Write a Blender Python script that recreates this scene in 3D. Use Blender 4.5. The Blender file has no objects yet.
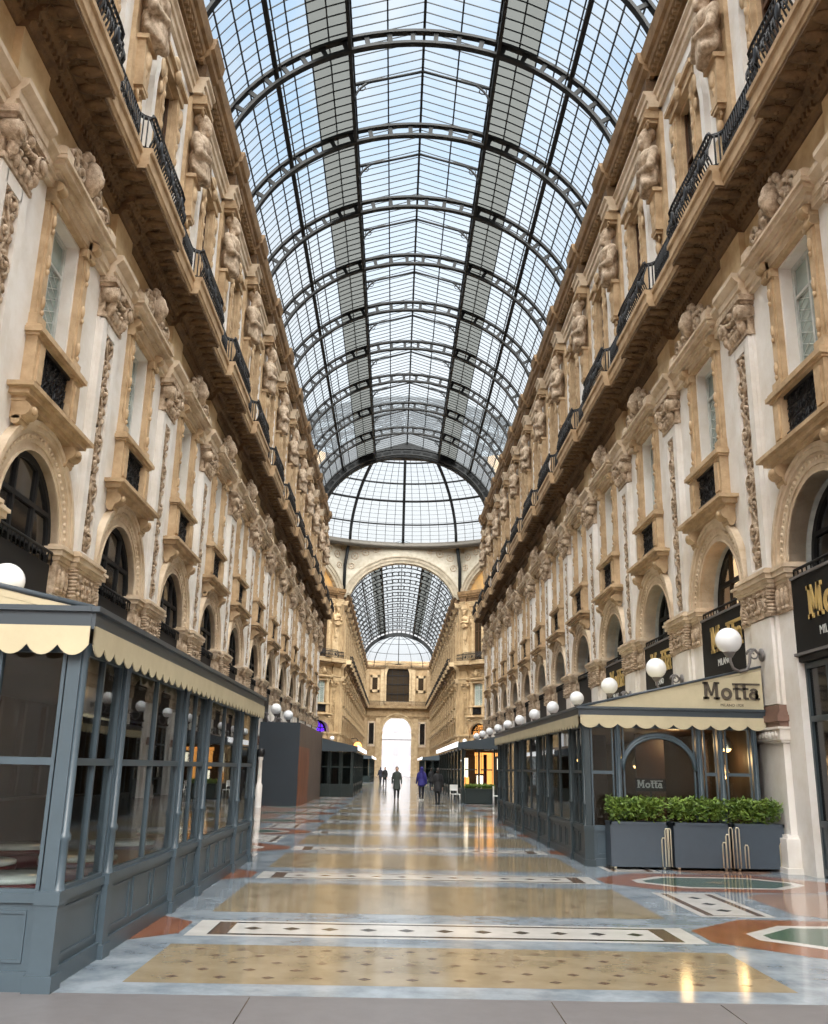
import bpy, bmesh, math, random
from mathutils import Vector, Matrix
random.seed(7)
C = bpy.context.scene.collection
PI = math.pi
# ------------------------------------------------------------------ materials
def mat(name, col, rough=.6, var=.12, scale=1.5, metal=0., bump=0., spec=.5, col2=None, coat=0., bscale=None):
    m = bpy.data.materials.new(name); m.use_nodes = True
    nt = m.node_tree; b = nt.nodes['Principled BSDF']
    b.inputs['Roughness'].default_value = rough; b.inputs['Metallic'].default_value = metal
    b.inputs['Specular IOR Level'].default_value = spec
    if coat: b.inputs['Coat Weight'].default_value = coat; b.inputs['Coat Roughness'].default_value = .04
    c = (*col, 1)
    if var or bump or col2:
        g = nt.nodes.new('ShaderNodeNewGeometry'); n = nt.nodes.new('ShaderNodeTexNoise')
        n.inputs['Scale'].default_value = scale; n.inputs['Detail'].default_value = 5; n.inputs['Roughness'].default_value = .65
        nt.links.new(g.outputs['Position'], n.inputs['Vector'])
        r = nt.nodes.new('ShaderNodeValToRGB'); e = r.color_ramp.elements
        d = col2 if col2 else tuple(max(0, x * (1 - 2.2 * var)) for x in col)
        e[0].position = .34; e[0].color = (*d, 1)
        e[1].position = .62; e[1].color = c
        nt.links.new(n.outputs['Fac'], r.inputs['Fac']); nt.links.new(r.outputs['Color'], b.inputs['Base Color'])
        if bump:
            n2 = nt.nodes.new('ShaderNodeTexNoise'); n2.inputs['Scale'].default_value = bscale or scale * 6; n2.inputs['Detail'].default_value = 4
            nt.links.new(g.outputs['Position'], n2.inputs['Vector'])
            bp = nt.nodes.new('ShaderNodeBump'); bp.inputs['Strength'].default_value = bump; bp.inputs['Distance'].default_value = .03
            nt.links.new(n2.outputs['Fac'], bp.inputs['Height']); nt.links.new(bp.outputs['Normal'], b.inputs['Normal'])
    else:
        b.inputs['Base Color'].default_value = c
    return m
def glass(name, tint=(.9, .95, .97), refl=.04, rough=.02, clear=1.):
    m = bpy.data.materials.new(name); m.use_nodes = True; nt = m.node_tree; nt.nodes.clear()
    o = nt.nodes.new('ShaderNodeOutputMaterial'); mx = nt.nodes.new('ShaderNodeMixShader')
    t = nt.nodes.new('ShaderNodeBsdfTransparent'); t.inputs[0].default_value = (*tint, 1)
    g = nt.nodes.new('ShaderNodeBsdfGlossy'); g.inputs['Roughness'].default_value = rough
    lw = nt.nodes.new('ShaderNodeLayerWeight'); lw.inputs[0].default_value = .5
    p = nt.nodes.new('ShaderNodeMath'); p.operation = 'POWER'; p.inputs[1].default_value = 5
    ma = nt.nodes.new('ShaderNodeMath'); ma.operation = 'MULTIPLY_ADD'; ma.inputs[1].default_value = .9 * (1 - refl); ma.inputs[2].default_value = refl
    nt.links.new(lw.outputs['Facing'], p.inputs[0]); nt.links.new(p.outputs[0], ma.inputs[0])
    nt.links.new(ma.outputs[0], mx.inputs[0]); nt.links.new(t.outputs[0], mx.inputs[1]); nt.links.new(g.outputs[0], mx.inputs[2])
    nt.links.new(mx.outputs[0], o.inputs[0]); return m
def dusty_glass(name, tint, dust, amt):
    m = bpy.data.materials.new(name); m.use_nodes = True; nt = m.node_tree; nt.nodes.clear()
    o = nt.nodes.new('ShaderNodeOutputMaterial'); mx = nt.nodes.new('ShaderNodeMixShader'); mx.inputs[0].default_value = amt
    t = nt.nodes.new('ShaderNodeBsdfTransparent'); t.inputs[0].default_value = (*tint, 1)
    tl = nt.nodes.new('ShaderNodeBsdfTranslucent'); tl.inputs[0].default_value = (*dust, 1)
    lw = nt.nodes.new('ShaderNodeLayerWeight'); lw.inputs[0].default_value = .5
    ma = nt.nodes.new('ShaderNodeMath'); ma.operation = 'MULTIPLY_ADD'; ma.inputs[1].default_value = amt*1.6; ma.inputs[2].default_value = amt*.35
    nt.links.new(lw.outputs['Facing'], ma.inputs[0]); nt.links.new(ma.outputs[0], mx.inputs[0])
    nt.links.new(t.outputs[0], mx.inputs[1]); nt.links.new(tl.outputs[0], mx.inputs[2]); nt.links.new(mx.outputs[0], o.inputs[0]); return m
def frosted(name, c):
    m = bpy.data.materials.new(name); m.use_nodes = True; nt = m.node_tree; nt.nodes.clear()
    o = nt.nodes.new('ShaderNodeOutputMaterial'); mx = nt.nodes.new('ShaderNodeMixShader'); mx.inputs[0].default_value = .65
    d = nt.nodes.new('ShaderNodeBsdfDiffuse'); d.inputs[0].default_value = (*c, 1); t = nt.nodes.new('ShaderNodeBsdfTranslucent'); t.inputs[0].default_value = (*c, 1)
    nt.links.new(d.outputs[0], mx.inputs[1]); nt.links.new(t.outputs[0], mx.inputs[2]); nt.links.new(mx.outputs[0], o.inputs[0]); return m
def emit(name, col, s):
    m = bpy.data.materials.new(name); m.use_nodes = True; b = m.node_tree.nodes['Principled BSDF']
    b.inputs['Base Color'].default_value = (*col, 1); b.inputs['Emission Color'].default_value = (*col, 1); b.inputs['Emission Strength'].default_value = s
    return m
M = dict(
    white=mat('stone_white', (.74, .715, .69), .6, .10, 1.1, bump=.15, col2=(.62, .575, .52)),
    cream=mat('stone_cream', (.66, .55, .42), .6, .12, 1.6, bump=.3, col2=(.46, .35, .235)),
    tan=mat('stone_tan', (.54, .395, .245), .65, .14, 2.0, bump=.3, col2=(.34, .23, .125)),
    carve=mat('carved_stone', (.56, .44, .325), .7, .2, 6, bump=.7, col2=(.22, .15, .09)),
    goldst=mat('golden_stone', (.42, .30, .165), .65, .12, 1.5, bump=.3, col2=(.27, .18, .09)), goldlt=mat('light_golden_stone', (.54, .41, .25), .65, .12, 1.5, bump=.3, col2=(.38, .27, .15)),
    brown=mat('shade_brown_stone', (.15, .085, .036), .75, .2, 3, bump=.5, col2=(.07, .037, .015)),  # warm brown of the shaded soffits is put into the stone colour
    lip=mat('cornice_stone', (.46, .33, .20), .65, .15, 2, bump=.3, col2=(.28, .18, .09)),
    upper=mat('stone_upper', (.58, .44, .26), .6, .12, 1.3, bump=.3, col2=(.40, .27, .135)),
    roofcorn=mat('shade_toned_cornice_stone', (.30, .19, .095), .7, .15, 2, bump=.4, col2=(.17, .10, .045)),  # darker brown carries the shade on the cornice face
    reveal=mat('grey_marble', (.55, .57, .55), .35, .15, 2.5, col2=(.36, .38, .37)),
    redst=mat('red_moulding_stone', (.22, .13, .10), .5, .1, 3),
    iron=mat('black_iron', (.012, .012, .014), .45, 0, metal=.3),
    roofiron=mat('roof_iron', (.010, .0115, .013), .6, 0, spec=.3),
    bar=mat('glazing_bar_paint', (.014, .018, .022), .6, 0, spec=.3),
    greypanel=frosted('grey_roof_panel', (.072, .078, .077)),
    dark=mat('dark_pane', (.012, .012, .013), .06, 0, spec=.6),
    shopdark=mat('shop_pane', (.006, .006, .007), .12, 0, spec=.35),
    curtain=mat('curtained_pane', (.36, .43, .40), .08, .25, .6, spec=.7, col2=(.20, .25, .235)),
    updark=mat('upper_pane', (.035, .024, .014), .2, 0, spec=.3),
    roofglass=dusty_glass('roof_glass', (.93, .96, .97), (.17, .19, .21), .22),
    kglass=glass('kiosk_glass', (.76, .79, .79), .028, .01),
    clearglass=glass('clear_glass', (.93, .95, .94), .04, .01),
    frameb=mat('black_frame', (.010, .010, .011), .6, 0, spec=.25),
    paint=mat('blue_grey_paint', (.060, .088, .112), .38, .06, 3),
    paintd=mat('dark_blue_grey_paint', (.028, .043, .052), .38, .06, 3),
    fascia=mat('dark_fascia_metal', (.045, .06, .075), .4, 0),
    awning=mat('cream_canvas', (.52, .46, .315), .85, .05, 2, bump=.1),
    letter=mat('dark_lettering', (.07, .055, .04), .6, 0),
    gold=mat('gold_lettering', (.60, .43, .16), .4, 0, metal=.25),
    signblack=mat('black_sign', (.006, .006, .006), .6, 0, spec=.2),
    globe=mat('opal_globe', (.86, .88, .92), .25, 0),
    bracket=mat('grey_bracket', (.16, .15, .15), .5, 0, metal=.3),
    planter=mat('slate_planter', (.05, .068, .092), .5, .05, 3),
    brass=mat('pale_brass', (.78, .71, .56), .3, 0, metal=.7),
    leaf=mat('hedge_leaf', (.17, .26, .035), .55, .4, 7, col2=(.035, .085, .014)),
    soil=mat('soil', (.03, .02, .015), .9, 0),
    slate=mat('hoarding_grey', (.018, .027, .038), .6, .05, 1),
    rust=mat('hoarding_orange', (.20, .06, .016), .55, .15, 1, col2=(.12, .035, .01)),
    hbrown=mat('hoarding_brown', (.11, .075, .055), .6, .1, 1),
    dgreen=mat('dark_green_paint', (.012, .022, .022), .4, 0),
    tabletop=mat('white_table_marble', (.70, .72, .70), .15, .1, 4),
    wine=mat('wine_red', (.12, .012, .015), .35, 0),
    wood=mat('warm_wood', (.075, .033, .013), .5, .2, 2),
    wallin=mat('interior_wall', (.05, .027, .013), .7, .1, 1),
    warm=emit('warm_lamp', (1., .60, .22), 9), warmlow=emit('warm_shop_light', (1., .42, .10), 2.4),
    shopwhite=emit('white_shop_light', (1., .86, .66), 4), purple=emit('violet_light', (.16, .03, 1.), 3.),
    warmcream=emit('cream_room_light', (1., .72, .42), 1.2),
    strip=emit('glowing_white_fascia', (.95, .97, 1.), 1.0),  # white eaves fascia given its own glow; it is no lamp
    bronze=mat('bronze_brown_metal', (.085, .075, .062), .5, 0, metal=.3), crossing=mat('pale_crossing_stone', (.50, .46, .38), .65, .12, 1.2, bump=.2, col2=(.36, .32, .25)), crossarch=mat('grey_arch_stone', (.36, .31, .235), .65, .12, 1.5, bump=.3, col2=(.25, .21, .15)),
    mural=mat('mural_paint', (.62, .36, .12), .8, .2, .5, col2=(.30, .20, .10)),
    pale=mat('pale_plaster', (.235, .232, .245), .8, .05, .2),
    paleglass=mat('pale_window', (.165, .165, .18), .3, 0),
    skin=mat('skin', (.50, .30, .22), .6, 0), black=mat('black_cloth', (.012, .012, .014), .8, 0),
    coat=mat('dark_grey_green_cloth', (.035, .045, .04), .8, 0), blue=mat('blue_cloth', (.018, .015, .15), .7, 0),
    navy=mat('navy_cloth', (.012, .013, .025), .8, 0), hair=mat('dark_hair', (.02, .013, .01), .6, 0),
    shoe=mat('pale_shoe', (.6, .6, .6), .6, 0), chairw=mat('white_chair_paint', (.78, .78, .76), .5, 0),
    # floor marbles
    f_grey=mat('threshold_granite', (.14, .135, .142), .42, .12, 5, col2=(.12, .115, .12)),
    f_blue=mat('veined_blue_marble', (.29, .335, .38), .11, .2, 1.9, col2=(.13, .165, .205), spec=.34),
    f_white=mat('white_marble', (.56, .55, .53), .11, .08, 2, spec=.34),
    f_beige=mat('beige_marble', (.275, .225, .15), .11, .14, 2.2, col2=(.20, .16, .10), spec=.34),
    f_black=mat('black_marble', (.035, .03, .028), .11, 0, spec=.34),
    f_red=mat('red_marble', (.26, .105, .055), .11, .15, 3, col2=(.18, .065, .035), spec=.34),
    f_green=mat('green_marble', (.05, .10, .08), .11, .2, 3, col2=(.10, .14, .11), spec=.34),
    f_pink=mat('pink_marble', (.31, .20, .15), .11, .12, 2, col2=(.23, .14, .105), spec=.34),
    f_brown=mat('brown_marble', (.13, .085, .06), .11, .1, 3, spec=.34),
)
# ------------------------------------------------------------------ mesh builder
class MB:
    def __init__(s): s.v = []; s.f = []; s.mi = []; s.sm = []
    def add(s, vs, fs, mi=0, smooth=False):
        b = len(s.v); s.v += [tuple(p) for p in vs]
        for f in fs: s.f.append([b + i for i in f]); s.mi.append(mi); s.sm.append(smooth)
    def box(s, x0, x1, y0, y1, z0, z1, mi=0):
        s.add([(x0,y0,z0),(x1,y0,z0),(x1,y1,z0),(x0,y1,z0),(x0,y0,z1),(x1,y0,z1),(x1,y1,z1),(x0,y1,z1)],
              [(3,2,1,0),(4,5,6,7),(0,1,5,4),(1,2,6,5),(2,3,7,6),(3,0,4,7)], mi)
    def obox(s, A, d, n, s0, s1, t0, t1, z0, z1, mi=0):
        P = lambda a, t, z: (A[0]+d[0]*a+n[0]*t, A[1]+d[1]*a+n[1]*t, z)
        s.add([P(s0,t0,z0),P(s1,t0,z0),P(s1,t1,z0),P(s0,t1,z0),P(s0,t0,z1),P(s1,t0,z1),P(s1,t1,z1),P(s0,t1,z1)],
              [(3,2,1,0),(4,5,6,7),(0,1,5,4),(1,2,6,5),(2,3,7,6),(3,0,4,7)], mi)
    def ext(s, prof, f0, f1, mi=0, smooth=False):
        n = len(prof); s.add([f0(p) for p in prof] + [f1(p) for p in prof],
              [tuple(range(n))[::-1], tuple(range(n, 2*n))] + [(i, (i+1) % n, n+(i+1) % n, n+i) for i in range(n)], mi, smooth)
    def ext_y(s, prof, y0, y1, mi=0): s.ext(prof, lambda p: (p[0], y0, p[1]), lambda p: (p[0], y1, p[1]), mi)
    def ext_x(s, prof, x0, x1, mi=0): s.ext(prof, lambda p: (x0, p[0], p[1]), lambda p: (x1, p[0], p[1]), mi)
    def ext_z(s, prof, z0, z1, mi=0): s.ext(prof, lambda p: (p[0], p[1], z0), lambda p: (p[0], p[1], z1), mi)
    def poly(s, pts, mi=0): s.add(pts, [tuple(range(len(pts)))], mi)
    def tube(s, path, r, seg=6, mi=0, closed=False, smooth=True):
        P = [Vector(p) for p in path]; n = len(P); R = r if isinstance(r, (list, tuple)) else [r]*n
        vs = []; up = Vector((0.13, .37, .91))
        for i, p in enumerate(P):
            a = P[(i-1) % n] if closed or i > 0 else p; b = P[(i+1) % n] if closed or i < n-1 else p
            t = (b-a); t = t.normalized() if t.length > 1e-9 else Vector((0,0,1))
            u = t.cross(up)
            if u.length < 1e-3: u = t.cross(Vector((1,0,0)))
            u.normalize(); w = t.cross(u)
            for k in range(seg):
                q = 2*PI*k/seg; vs.append(p + (u*math.cos(q) + w*math.sin(q))*R[i])
        fs = []
        for i in range(n if closed else n-1):
            for k in range(seg):
                j = (i+1) % n; fs.append((i*seg+k, i*seg+(k+1) % seg, j*seg+(k+1) % seg, j*seg+k))
        if not closed: fs += [tuple(range(seg))[::-1], tuple((n-1)*seg+k for k in range(seg))]
        s.add(vs, fs, mi, smooth)
    def lathe(s, prof, c=(0,0,0), seg=16, mi=0, smooth=True, axis='z'):
        vs = []; n = len(prof)
        for r, z in prof:
            for k in range(seg):
                q = 2*PI*k/seg; a, b = r*math.cos(q), r*math.sin(q)
                vs.append((c[0]+a, c[1]+b, c[2]+z) if axis == 'z' else ((c[0]+z, c[1]+a, c[2]+b) if axis == 'x' else (c[0]+a, c[1]+z, c[2]+b)))
        fs = [(i*seg+k, i*seg+(k+1) % seg, (i+1)*seg+(k+1) % seg, (i+1)*seg+k) for i in range(n-1) for k in range(seg)]
        s.add(vs, fs, mi, smooth); s.add(vs[:seg], [tuple(range(seg))[::-1]], mi); s.add(vs[-seg:], [tuple(range(seg))], mi)
    def ell(s, c, r, seg=8, rings=5, mi=0, rot=None):
        vs = []
        for i in range(rings+1):
            th = PI*i/rings
            for k in range(seg):
                ph = 2*PI*k/seg; p = Vector((r[0]*math.sin(th)*math.cos(ph), r[1]*math.sin(th)*math.sin(ph), r[2]*math.cos(th)))
                if rot is not None: p = rot @ p
                vs.append((c[0]+p.x, c[1]+p.y, c[2]+p.z))
        s.add(vs, [(i*seg+k, (i+1)*seg+k, (i+1)*seg+(k+1) % seg, i*seg+(k+1) % seg) for i in range(rings) for k in range(seg)], mi, True)
    def arc(s, cy, cz, r0, r1, x0, x1, a0=0, a1=PI, seg=20, mi=0):
        for i in range(seg):
            p = a0+(a1-a0)*i/seg; q = a0+(a1-a0)*(i+1)/seg
            pr = [(cy+r0*math.cos(p), cz+r0*math.sin(p)), (cy+r1*math.cos(p), cz+r1*math.sin(p)), (cy+r1*math.cos(q), cz+r1*math.sin(q)), (cy+r0*math.cos(q), cz+r0*math.sin(q))]
            s.ext_x(pr, x0, x1, mi)
    def spiral(s, c, r0, turns, tr, ang=0, sgn=1, x=0, seg=5, n=16, mi=0):
        path = []
        for i in range(n):
            t = i/(n-1); r = r0*(1-t)**.8+.012; a = ang+sgn*turns*2*PI*t
            path.append((x+.02*t, c[0]+r*math.cos(a), c[1]+r*math.sin(a)))
        s.tube(path, [tr*(1-.35*i/(n-1)) for i in range(n)], seg, mi)
    def tr(s, fn): s.v = [fn(p) for p in s.v]; return s
    def mesh(s, name, mats):
        me = bpy.data.meshes.new(name); me.from_pydata(s.v, [], s.f)
        for m in (mats if isinstance(mats, (list, tuple)) else [mats]): me.materials.append(M[m] if isinstance(m, str) else m)
        me.polygons.foreach_set('material_index', s.mi); me.polygons.foreach_set('use_smooth', s.sm)
        bm = bmesh.new(); bm.from_mesh(me); bmesh.ops.recalc_face_normals(bm, faces=bm.faces); bm.to_mesh(me); bm.free()
        me.update(); return me
    def build(s, name, mats, parent=None, bevel=0):
        o = bpy.data.objects.new(name, s.mesh(name, mats)); C.objects.link(o)
        if parent: o.parent = parent
        if bevel:
            md = o.modifiers.new('bevel', 'BEVEL'); md.width = bevel; md.segments = 2; md.limit_method = 'ANGLE'
        return o
def mbf(fn, *a, **k):
    m = MB(); fn(m, *a, **k); return m
def tag(o, label=None, cat=None, group=None, kind=None):
    if label: o['label'] = label
    if cat: o['category'] = cat
    if group: o['group'] = group
    if kind: o['kind'] = kind
    return o
def empty(name, loc=(0,0,0), rz=0):
    o = bpy.data.objects.new(name, None); C.objects.link(o); o.location = loc; o.rotation_euler = (0,0,rz); o.empty_display_size = .2; return o
def copy_tree(o, parent=None):
    c = o.copy(); C.objects.link(c)
    if parent: c.parent = parent
    for ch in o.children: copy_tree(ch, c)
    return c
def flatten(root, name):
    mb_v = []; fs = []; mi = []; sm = []; mats = []
    def rec(o, mx):
        nonlocal mb_v
        if o.type == 'MESH':
            b = len(mb_v); me = o.data; mb_v += [mx @ v.co for v in me.vertices]
            ids = []
            for m in me.materials:
                if m not in mats: mats.append(m)
                ids.append(mats.index(m))
            for p in me.polygons: fs.append([b+i for i in p.vertices]); mi.append(ids[p.material_index]); sm.append(p.use_smooth)
        for ch in o.children: rec(ch, mx @ ch.matrix_basis)
    rec(root, Matrix.Identity(4))
    me = bpy.data.meshes.new(name); me.from_pydata(mb_v, [], fs)
    for m in mats: me.materials.append(m)
    me.polygons.foreach_set('material_index', mi); me.polygons.foreach_set('use_smooth', sm); me.update()
    return me
def remesh(mb, vox, name, mats, parent=None):
    o = mb.build('tmp', mats); md = o.modifiers.new('r', 'REMESH'); md.mode = 'VOXEL'; md.voxel_size = vox; md.use_smooth_shade = True
    s2 = o.modifiers.new('s', 'SMOOTH'); s2.iterations = 3; s2.factor = .5
    dg = bpy.context.evaluated_depsgraph_get(); me = bpy.data.meshes.new_from_object(o.evaluated_get(dg)); me.name = name
    me.materials.clear()
    for m in (mats if isinstance(mats, (list, tuple)) else [mats]): me.materials.append(M[m])
    for p in me.polygons: p.use_smooth = True; p.material_index = 0
    old = o.data; bpy.data.objects.remove(o); bpy.data.meshes.remove(old)
    n = bpy.data.objects.new(name, me); C.objects.link(n)
    if parent: n.parent = parent
    return n
def capsule(mb, a, b, r0, r1, seg=8):
    a = Vector(a); b = Vector(b); n = 5
    mb.tube([a.lerp(b, i/n) for i in range(n+1)], [r0+(r1-r0)*i/n for i in range(n+1)], seg)
    mb.ell(a, (r0,)*3, seg, 5); mb.ell(b, (r1,)*3, seg, 5)
ORD = 'first second third fourth fifth sixth seventh eighth ninth tenth eleventh twelfth thirteenth fourteenth fifteenth sixteenth seventeenth eighteenth'.split()
SN = {1: 'planter-side facade', -1: 'facade opposite the planters'}
FN = {1: 'planter-side far arm wall', -1: 'far arm wall opposite the planters'}

# ------------------------------------------------------------------ main dimensions (metres; gallery axis X=0, looking along +Y)
W0 = 6.95; S = 5.24; Y0 = 18.18
PK = lambda k: Y0+k*S                  # pilaster positions
BJ = lambda j: Y0+(j-.5)*S             # bay centres
YE = 76.5; YN = 111.5; YF = 195.0
SPR = 5.55; RI = 1.38; RO = 1.86
NB = 12                                # bays 0..11
def place(o, side, y): o.location = (side*W0, y, 0); o.rotation_euler = (0, 0, PI if side > 0 else 0); return o

# ------------------------------------------------------------------ floor
def build_floor():
    m = MB(); names = ['f_blue','f_grey','f_white','f_beige','f_black','f_red','f_green','f_pink','f_brown']
    I = {n[2:]: i for i, n in enumerate(names)}
    def rect(x0,x1,y0,y1,mi,z): m.poly([(x0,y0,z),(x1,y0,z),(x1,y1,z),(x0,y1,z)], I[mi])
    def oc(cx,cy,hx,hy,c,mi,z):
        m.poly([(cx-hx,cy-hy+c,z),(cx-hx+c,cy-hy,z),(cx+hx-c,cy-hy,z),(cx+hx,cy-hy+c,z),(cx+hx,cy+hy-c,z),(cx+hx-c,cy+hy,z),(cx-hx+c,cy+hy,z),(cx-hx,cy+hy-c,z)], I[mi])
    def dia(cx,cy,hx,hy,mi,z):
        m.poly([(cx-hx,cy,z),(cx,cy-hy,z),(cx+hx,cy,z),(cx,cy+hy,z)], I[mi])
    # slab
    m.box(-25, 25, -8, 7.8, -.2, 0, I['grey']); m.box(-25, 25, 7.8, YF+2, -.2, 0, I['blue']); m.box(-40, 40, YF+2, 300, -.2, 0, I['grey'])
    for x in (-6.2,-3.9,-1.55,.75,2.05,4.5,6.8):
        rect(x-.005, x+.005, -2, 7.75, 'black', .0006)
    for y in (2.1, 4.9): rect(-20, 20, y-.01, y+.01, 'black', .0006)
    T = 5.12; yb = 10.83; cx = .1
    def lane(y):                                   # cross strip at y, beige panel beyond
        z = .0008
        # white cross strip with dark border and lozenges
        rect(cx-2.72, cx+2.72, y-.5, y+.5, 'white', z)
        rect(cx-2.5, cx+2.5, y-.41, y+.41, 'black', z+.0006); rect(cx-2.5+.02, cx-2.3, y-.4, y+.4, 'brown', z+.0009); rect(cx+2.3, cx+2.48, y-.4, y+.4, 'brown', z+.0009)
        rect(cx-2.3, cx+2.3, y-.33, y+.33, 'white', z+.0012)
        for k in range(-5, 6): dia(cx+k*.415, y, .1, .1, 'black', z+.0018)
    def beige(y, hy):
        z = .0008
        rect(cx-2.74, cx+2.74, y-hy, y+hy, 'beige', z)
        if y < 30:
            for a in range(-6, 7):
                for b in range(-2, 3):
                    xx = cx+a*.4+(.2 if b % 2 else 0); yy = y+b*hy*.36
                    if abs(xx-cx) < 2.5: dia(xx, yy, .06, .055, 'brown', z+.0006)
    ys = [yb+T*i for i in range(0, 36)]
    for i, y in enumerate(ys):
        if y > YE-2 and y < YN+2 or y > YF-4: continue
        lane(y)
        if y+T/2 < YE-2 or y > YN: beige(y+T/2, 1.42)
        for s in (-1, 1):
            X = cx+s*4.72; z = .0008
            oc(X, y, 1.92, 1.22, .85, 'red', z); oc(X, y, 1.36, .80, .60, 'white', z+.0006); oc(X, y, 1.20, .64, .52, 'green', z+.0012)
            dia(X, y, .22, .2, 'beige', z+.0018)
            # longitudinal strip between medallions
            a, b = cx+s*3.36, cx+s*4.1
            yc = y+T/2; x0, x1 = min(a, b), max(a, b)
            rect(x0-.1, x1+.1, yc-1.16, yc+1.16, 'white', z); rect(x0, x1, yc-1.05, yc+1.05, 'brown', z+.0006); rect(x0+.1, x1-.1, yc-1.02, yc+1.02, 'white', z+.0012)
            for k in (-1, 0, 1): dia((x0+x1)/2, yc+k*.6, .11, .11, 'black', z+.0018)
            x0, x1 = (cx+4.55, cx+6.3) if s > 0 else (cx-6.3, cx-4.55)
            oc((x0+x1)/2, yc, .88, 1.2, .35, 'pink', z)
    beige(9.03, .84)
    # crossing: concentric octagon bands
    for k, (r, n) in enumerate(((16, 'beige'), (13.5, 'white'), (12.8, 'red'), (11.5, 'blue'), (9, 'beige'), (5, 'white'), (4.4, 'green'))):
        m.poly([(r*math.cos(PI/8+PI/4*i), 94+r*math.sin(PI/8+PI/4*i), .001+.0006*k) for i in range(8)], I[n])
    return tag(m.build('floor', names), 'polished marble floor with beige panels and white lozenge strips', 'floor', kind='structure')
build_floor()

# ------------------------------------------------------------------ facade prototypes in a local frame: x = out of the wall, y = along it, z = up
def stack(m, z, hw, n, items, back=-.25, mi=0):
    for h, d in items:
        m.box(back, n+d, -hw-d, hw+d, z, z+h, mi); z += h
    return z
def proto_pilaster():
    r = empty('pilaster')
    m = MB(); stack(m, 0, .58, .2, [(.10, .14), (.50, .10), (.06, .05)]); stack(m, .66, .56, .16, [(1.64, 0)])
    m.box(-.25, .12, -.60, .60, 3.0, 4.7); m.box(.1, .18, -.5, .5, 3.02, 4.68)
    for s in (-1, 1): m.box(-.25, .05, s*.60 if s > 0 else -1.24, 1.24 if s > 0 else -.60, 0, 4.7)
    m.build('pier', 'white', r)
    m = MB(); stack(m, 2.3, .56, .16, [(.05, .05), (.2, .08), (.04, .12)])
    for k in range(7): m.ell((.25, -.48+k*.16, 2.45), (.03, .05, .07), 6, 4)
    m.build('collar', 'white', r)
    m = MB(); stack(m, 2.59, .54, .14, [(.1, .08), (.12, .13), (.06, .09), (.13, .05)]); m.build('moulding', 'redst', r)
    m = MB(); m.box(-.25, .2, -.62, .62, 4.7, 5.27); m.box(-.25, .08, -1.26, 1.26, 4.7, 5.27)
    for s in (-1, 1):
        for c in (.2, .48):
            m.spiral((s*c, 5.0), .17, 1.4, .028, PI/2*s, s, .21)
            m.ell((.23, s*c, 5.0), (.05, .05, .05)); m.ell((.22, s*(c-.14), 4.84), (.04, .07, .05)); m.ell((.22, s*(c-.12), 5.17), (.04, .06, .05))
        for c in (.75, .95, 1.13): m.ell((.1, s*c, 4.98), (.05, .07, .2)); m.ell((.1, s*c, 4.78), (.04, .06, .05))
    for k in range(8): m.ell((.2, .66, 4.75+k*.07), (.1, .02, .03)); m.ell((.2, -.66, 4.75+k*.07), (.1, .02, .03))
    m.build('carved_block', 'carve', r)
    m = MB(); stack(m, 5.27, .64, .2, [(.05, .02), (.08, .06), (.1, .12), (.06, .16), (.05, .1)])
    for h0, h1, d in ((5.27, 5.32, .02), (5.32, 5.4, .06), (5.4, 5.5, .12), (5.5, 5.56, .16), (5.56, 5.61, .1)): m.box(-.25, .07+d, -1.22-d, 1.22+d, h0, h1)
    m.build('impost', 'cream', r)
    m = MB(); m.box(-.25, .07, -.54, .54, 5.61, 10.75)
    for s in (-1, 1): m.box(0, .16, min(s*.27, s*.52), max(s*.27, s*.52), 5.61, 10.7)
    m.box(0, .16, -.3, .3, 10.45, 10.7); m.box(0, .17, -.3, .3, 5.61, 5.72)
    m.build('shaft', 'white', r)
    m = MB(); rr = random.Random(3); P = 1.06; z0, z1 = 5.74, 10.44
    m.box(0, .085, -.27, .27, z0, z1)
    m.tube([(.11, .10*math.sin(2*PI*(z0+i*.1)/P), z0+i*.1) for i in range(47)], .03, 5)
    z = z0+.25; sg = 1
    while z < z1-.2:
        m.spiral((sg*.09, z+.05), .175, 1.5, .034, -PI/2, sg, .12)
        m.ell((.15, sg*.10, z+.05), (.05, .055, .055), 7, 5)
        for q in range(4):
            a = rr.uniform(0, 2*PI); m.ell((.115, sg*.1+.16*math.cos(a), z+.05+.2*math.sin(a)), (.04, .05, .085), 6, 4, rot=Matrix.Rotation(a, 3, 'X'))
        m.ell((.12, -sg*.16, z-.02), (.045, .05, .10), 6, 4, rot=Matrix.Rotation(sg*.5, 3, 'X')); m.ell((.12, -sg*.17, z+.2), (.045, .05, .09), 6, 4, rot=Matrix.Rotation(-sg*.6, 3, 'X'))
        z += P/2; sg = -sg
    m.build('carved_vine_panel', 'carve', r)
    m = MB(); m.box(-.25, .14, -.54, .54, 10.75, 11.45); m.box(-.25, .19, -.56, .56, 10.72, 10.82); m.box(-.25, .36, -.66, .66, 11.47, 11.6); m.box(-.25, .3, -.6, .6, 11.4, 11.48)
    for s in (-1, 1):
        m.lathe([(.03, -.02), (.18, 0), (.18, .24), (.13, .25), (.13, .28), (.05, .30)], (.1, s*.47, 11.24), 14, axis='x')
        m.spiral((s*.47, 11.24), .16, 1.6, .026, PI/2, s, .36)
        m.lathe([(.16, 0), (.16, .1)], (.14, s*.5, 11.24), 12, axis='y')
        m.ell((.24, s*.42, 10.98), (.1, .09, .15)); m.ell((.3, s*.42, 11.06), (.06, .08, .06))
    for k in range(-2, 3): m.ell((.2, k*.2, 10.93), (.08, .09, .16)); m.ell((.26, k*.2, 11.04), (.05, .07, .05))
    for k in range(-3, 4): m.ell((.26, k*.085, 11.3-.07*(1-(k/3)**2)), (.08, .055, .06))
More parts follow.
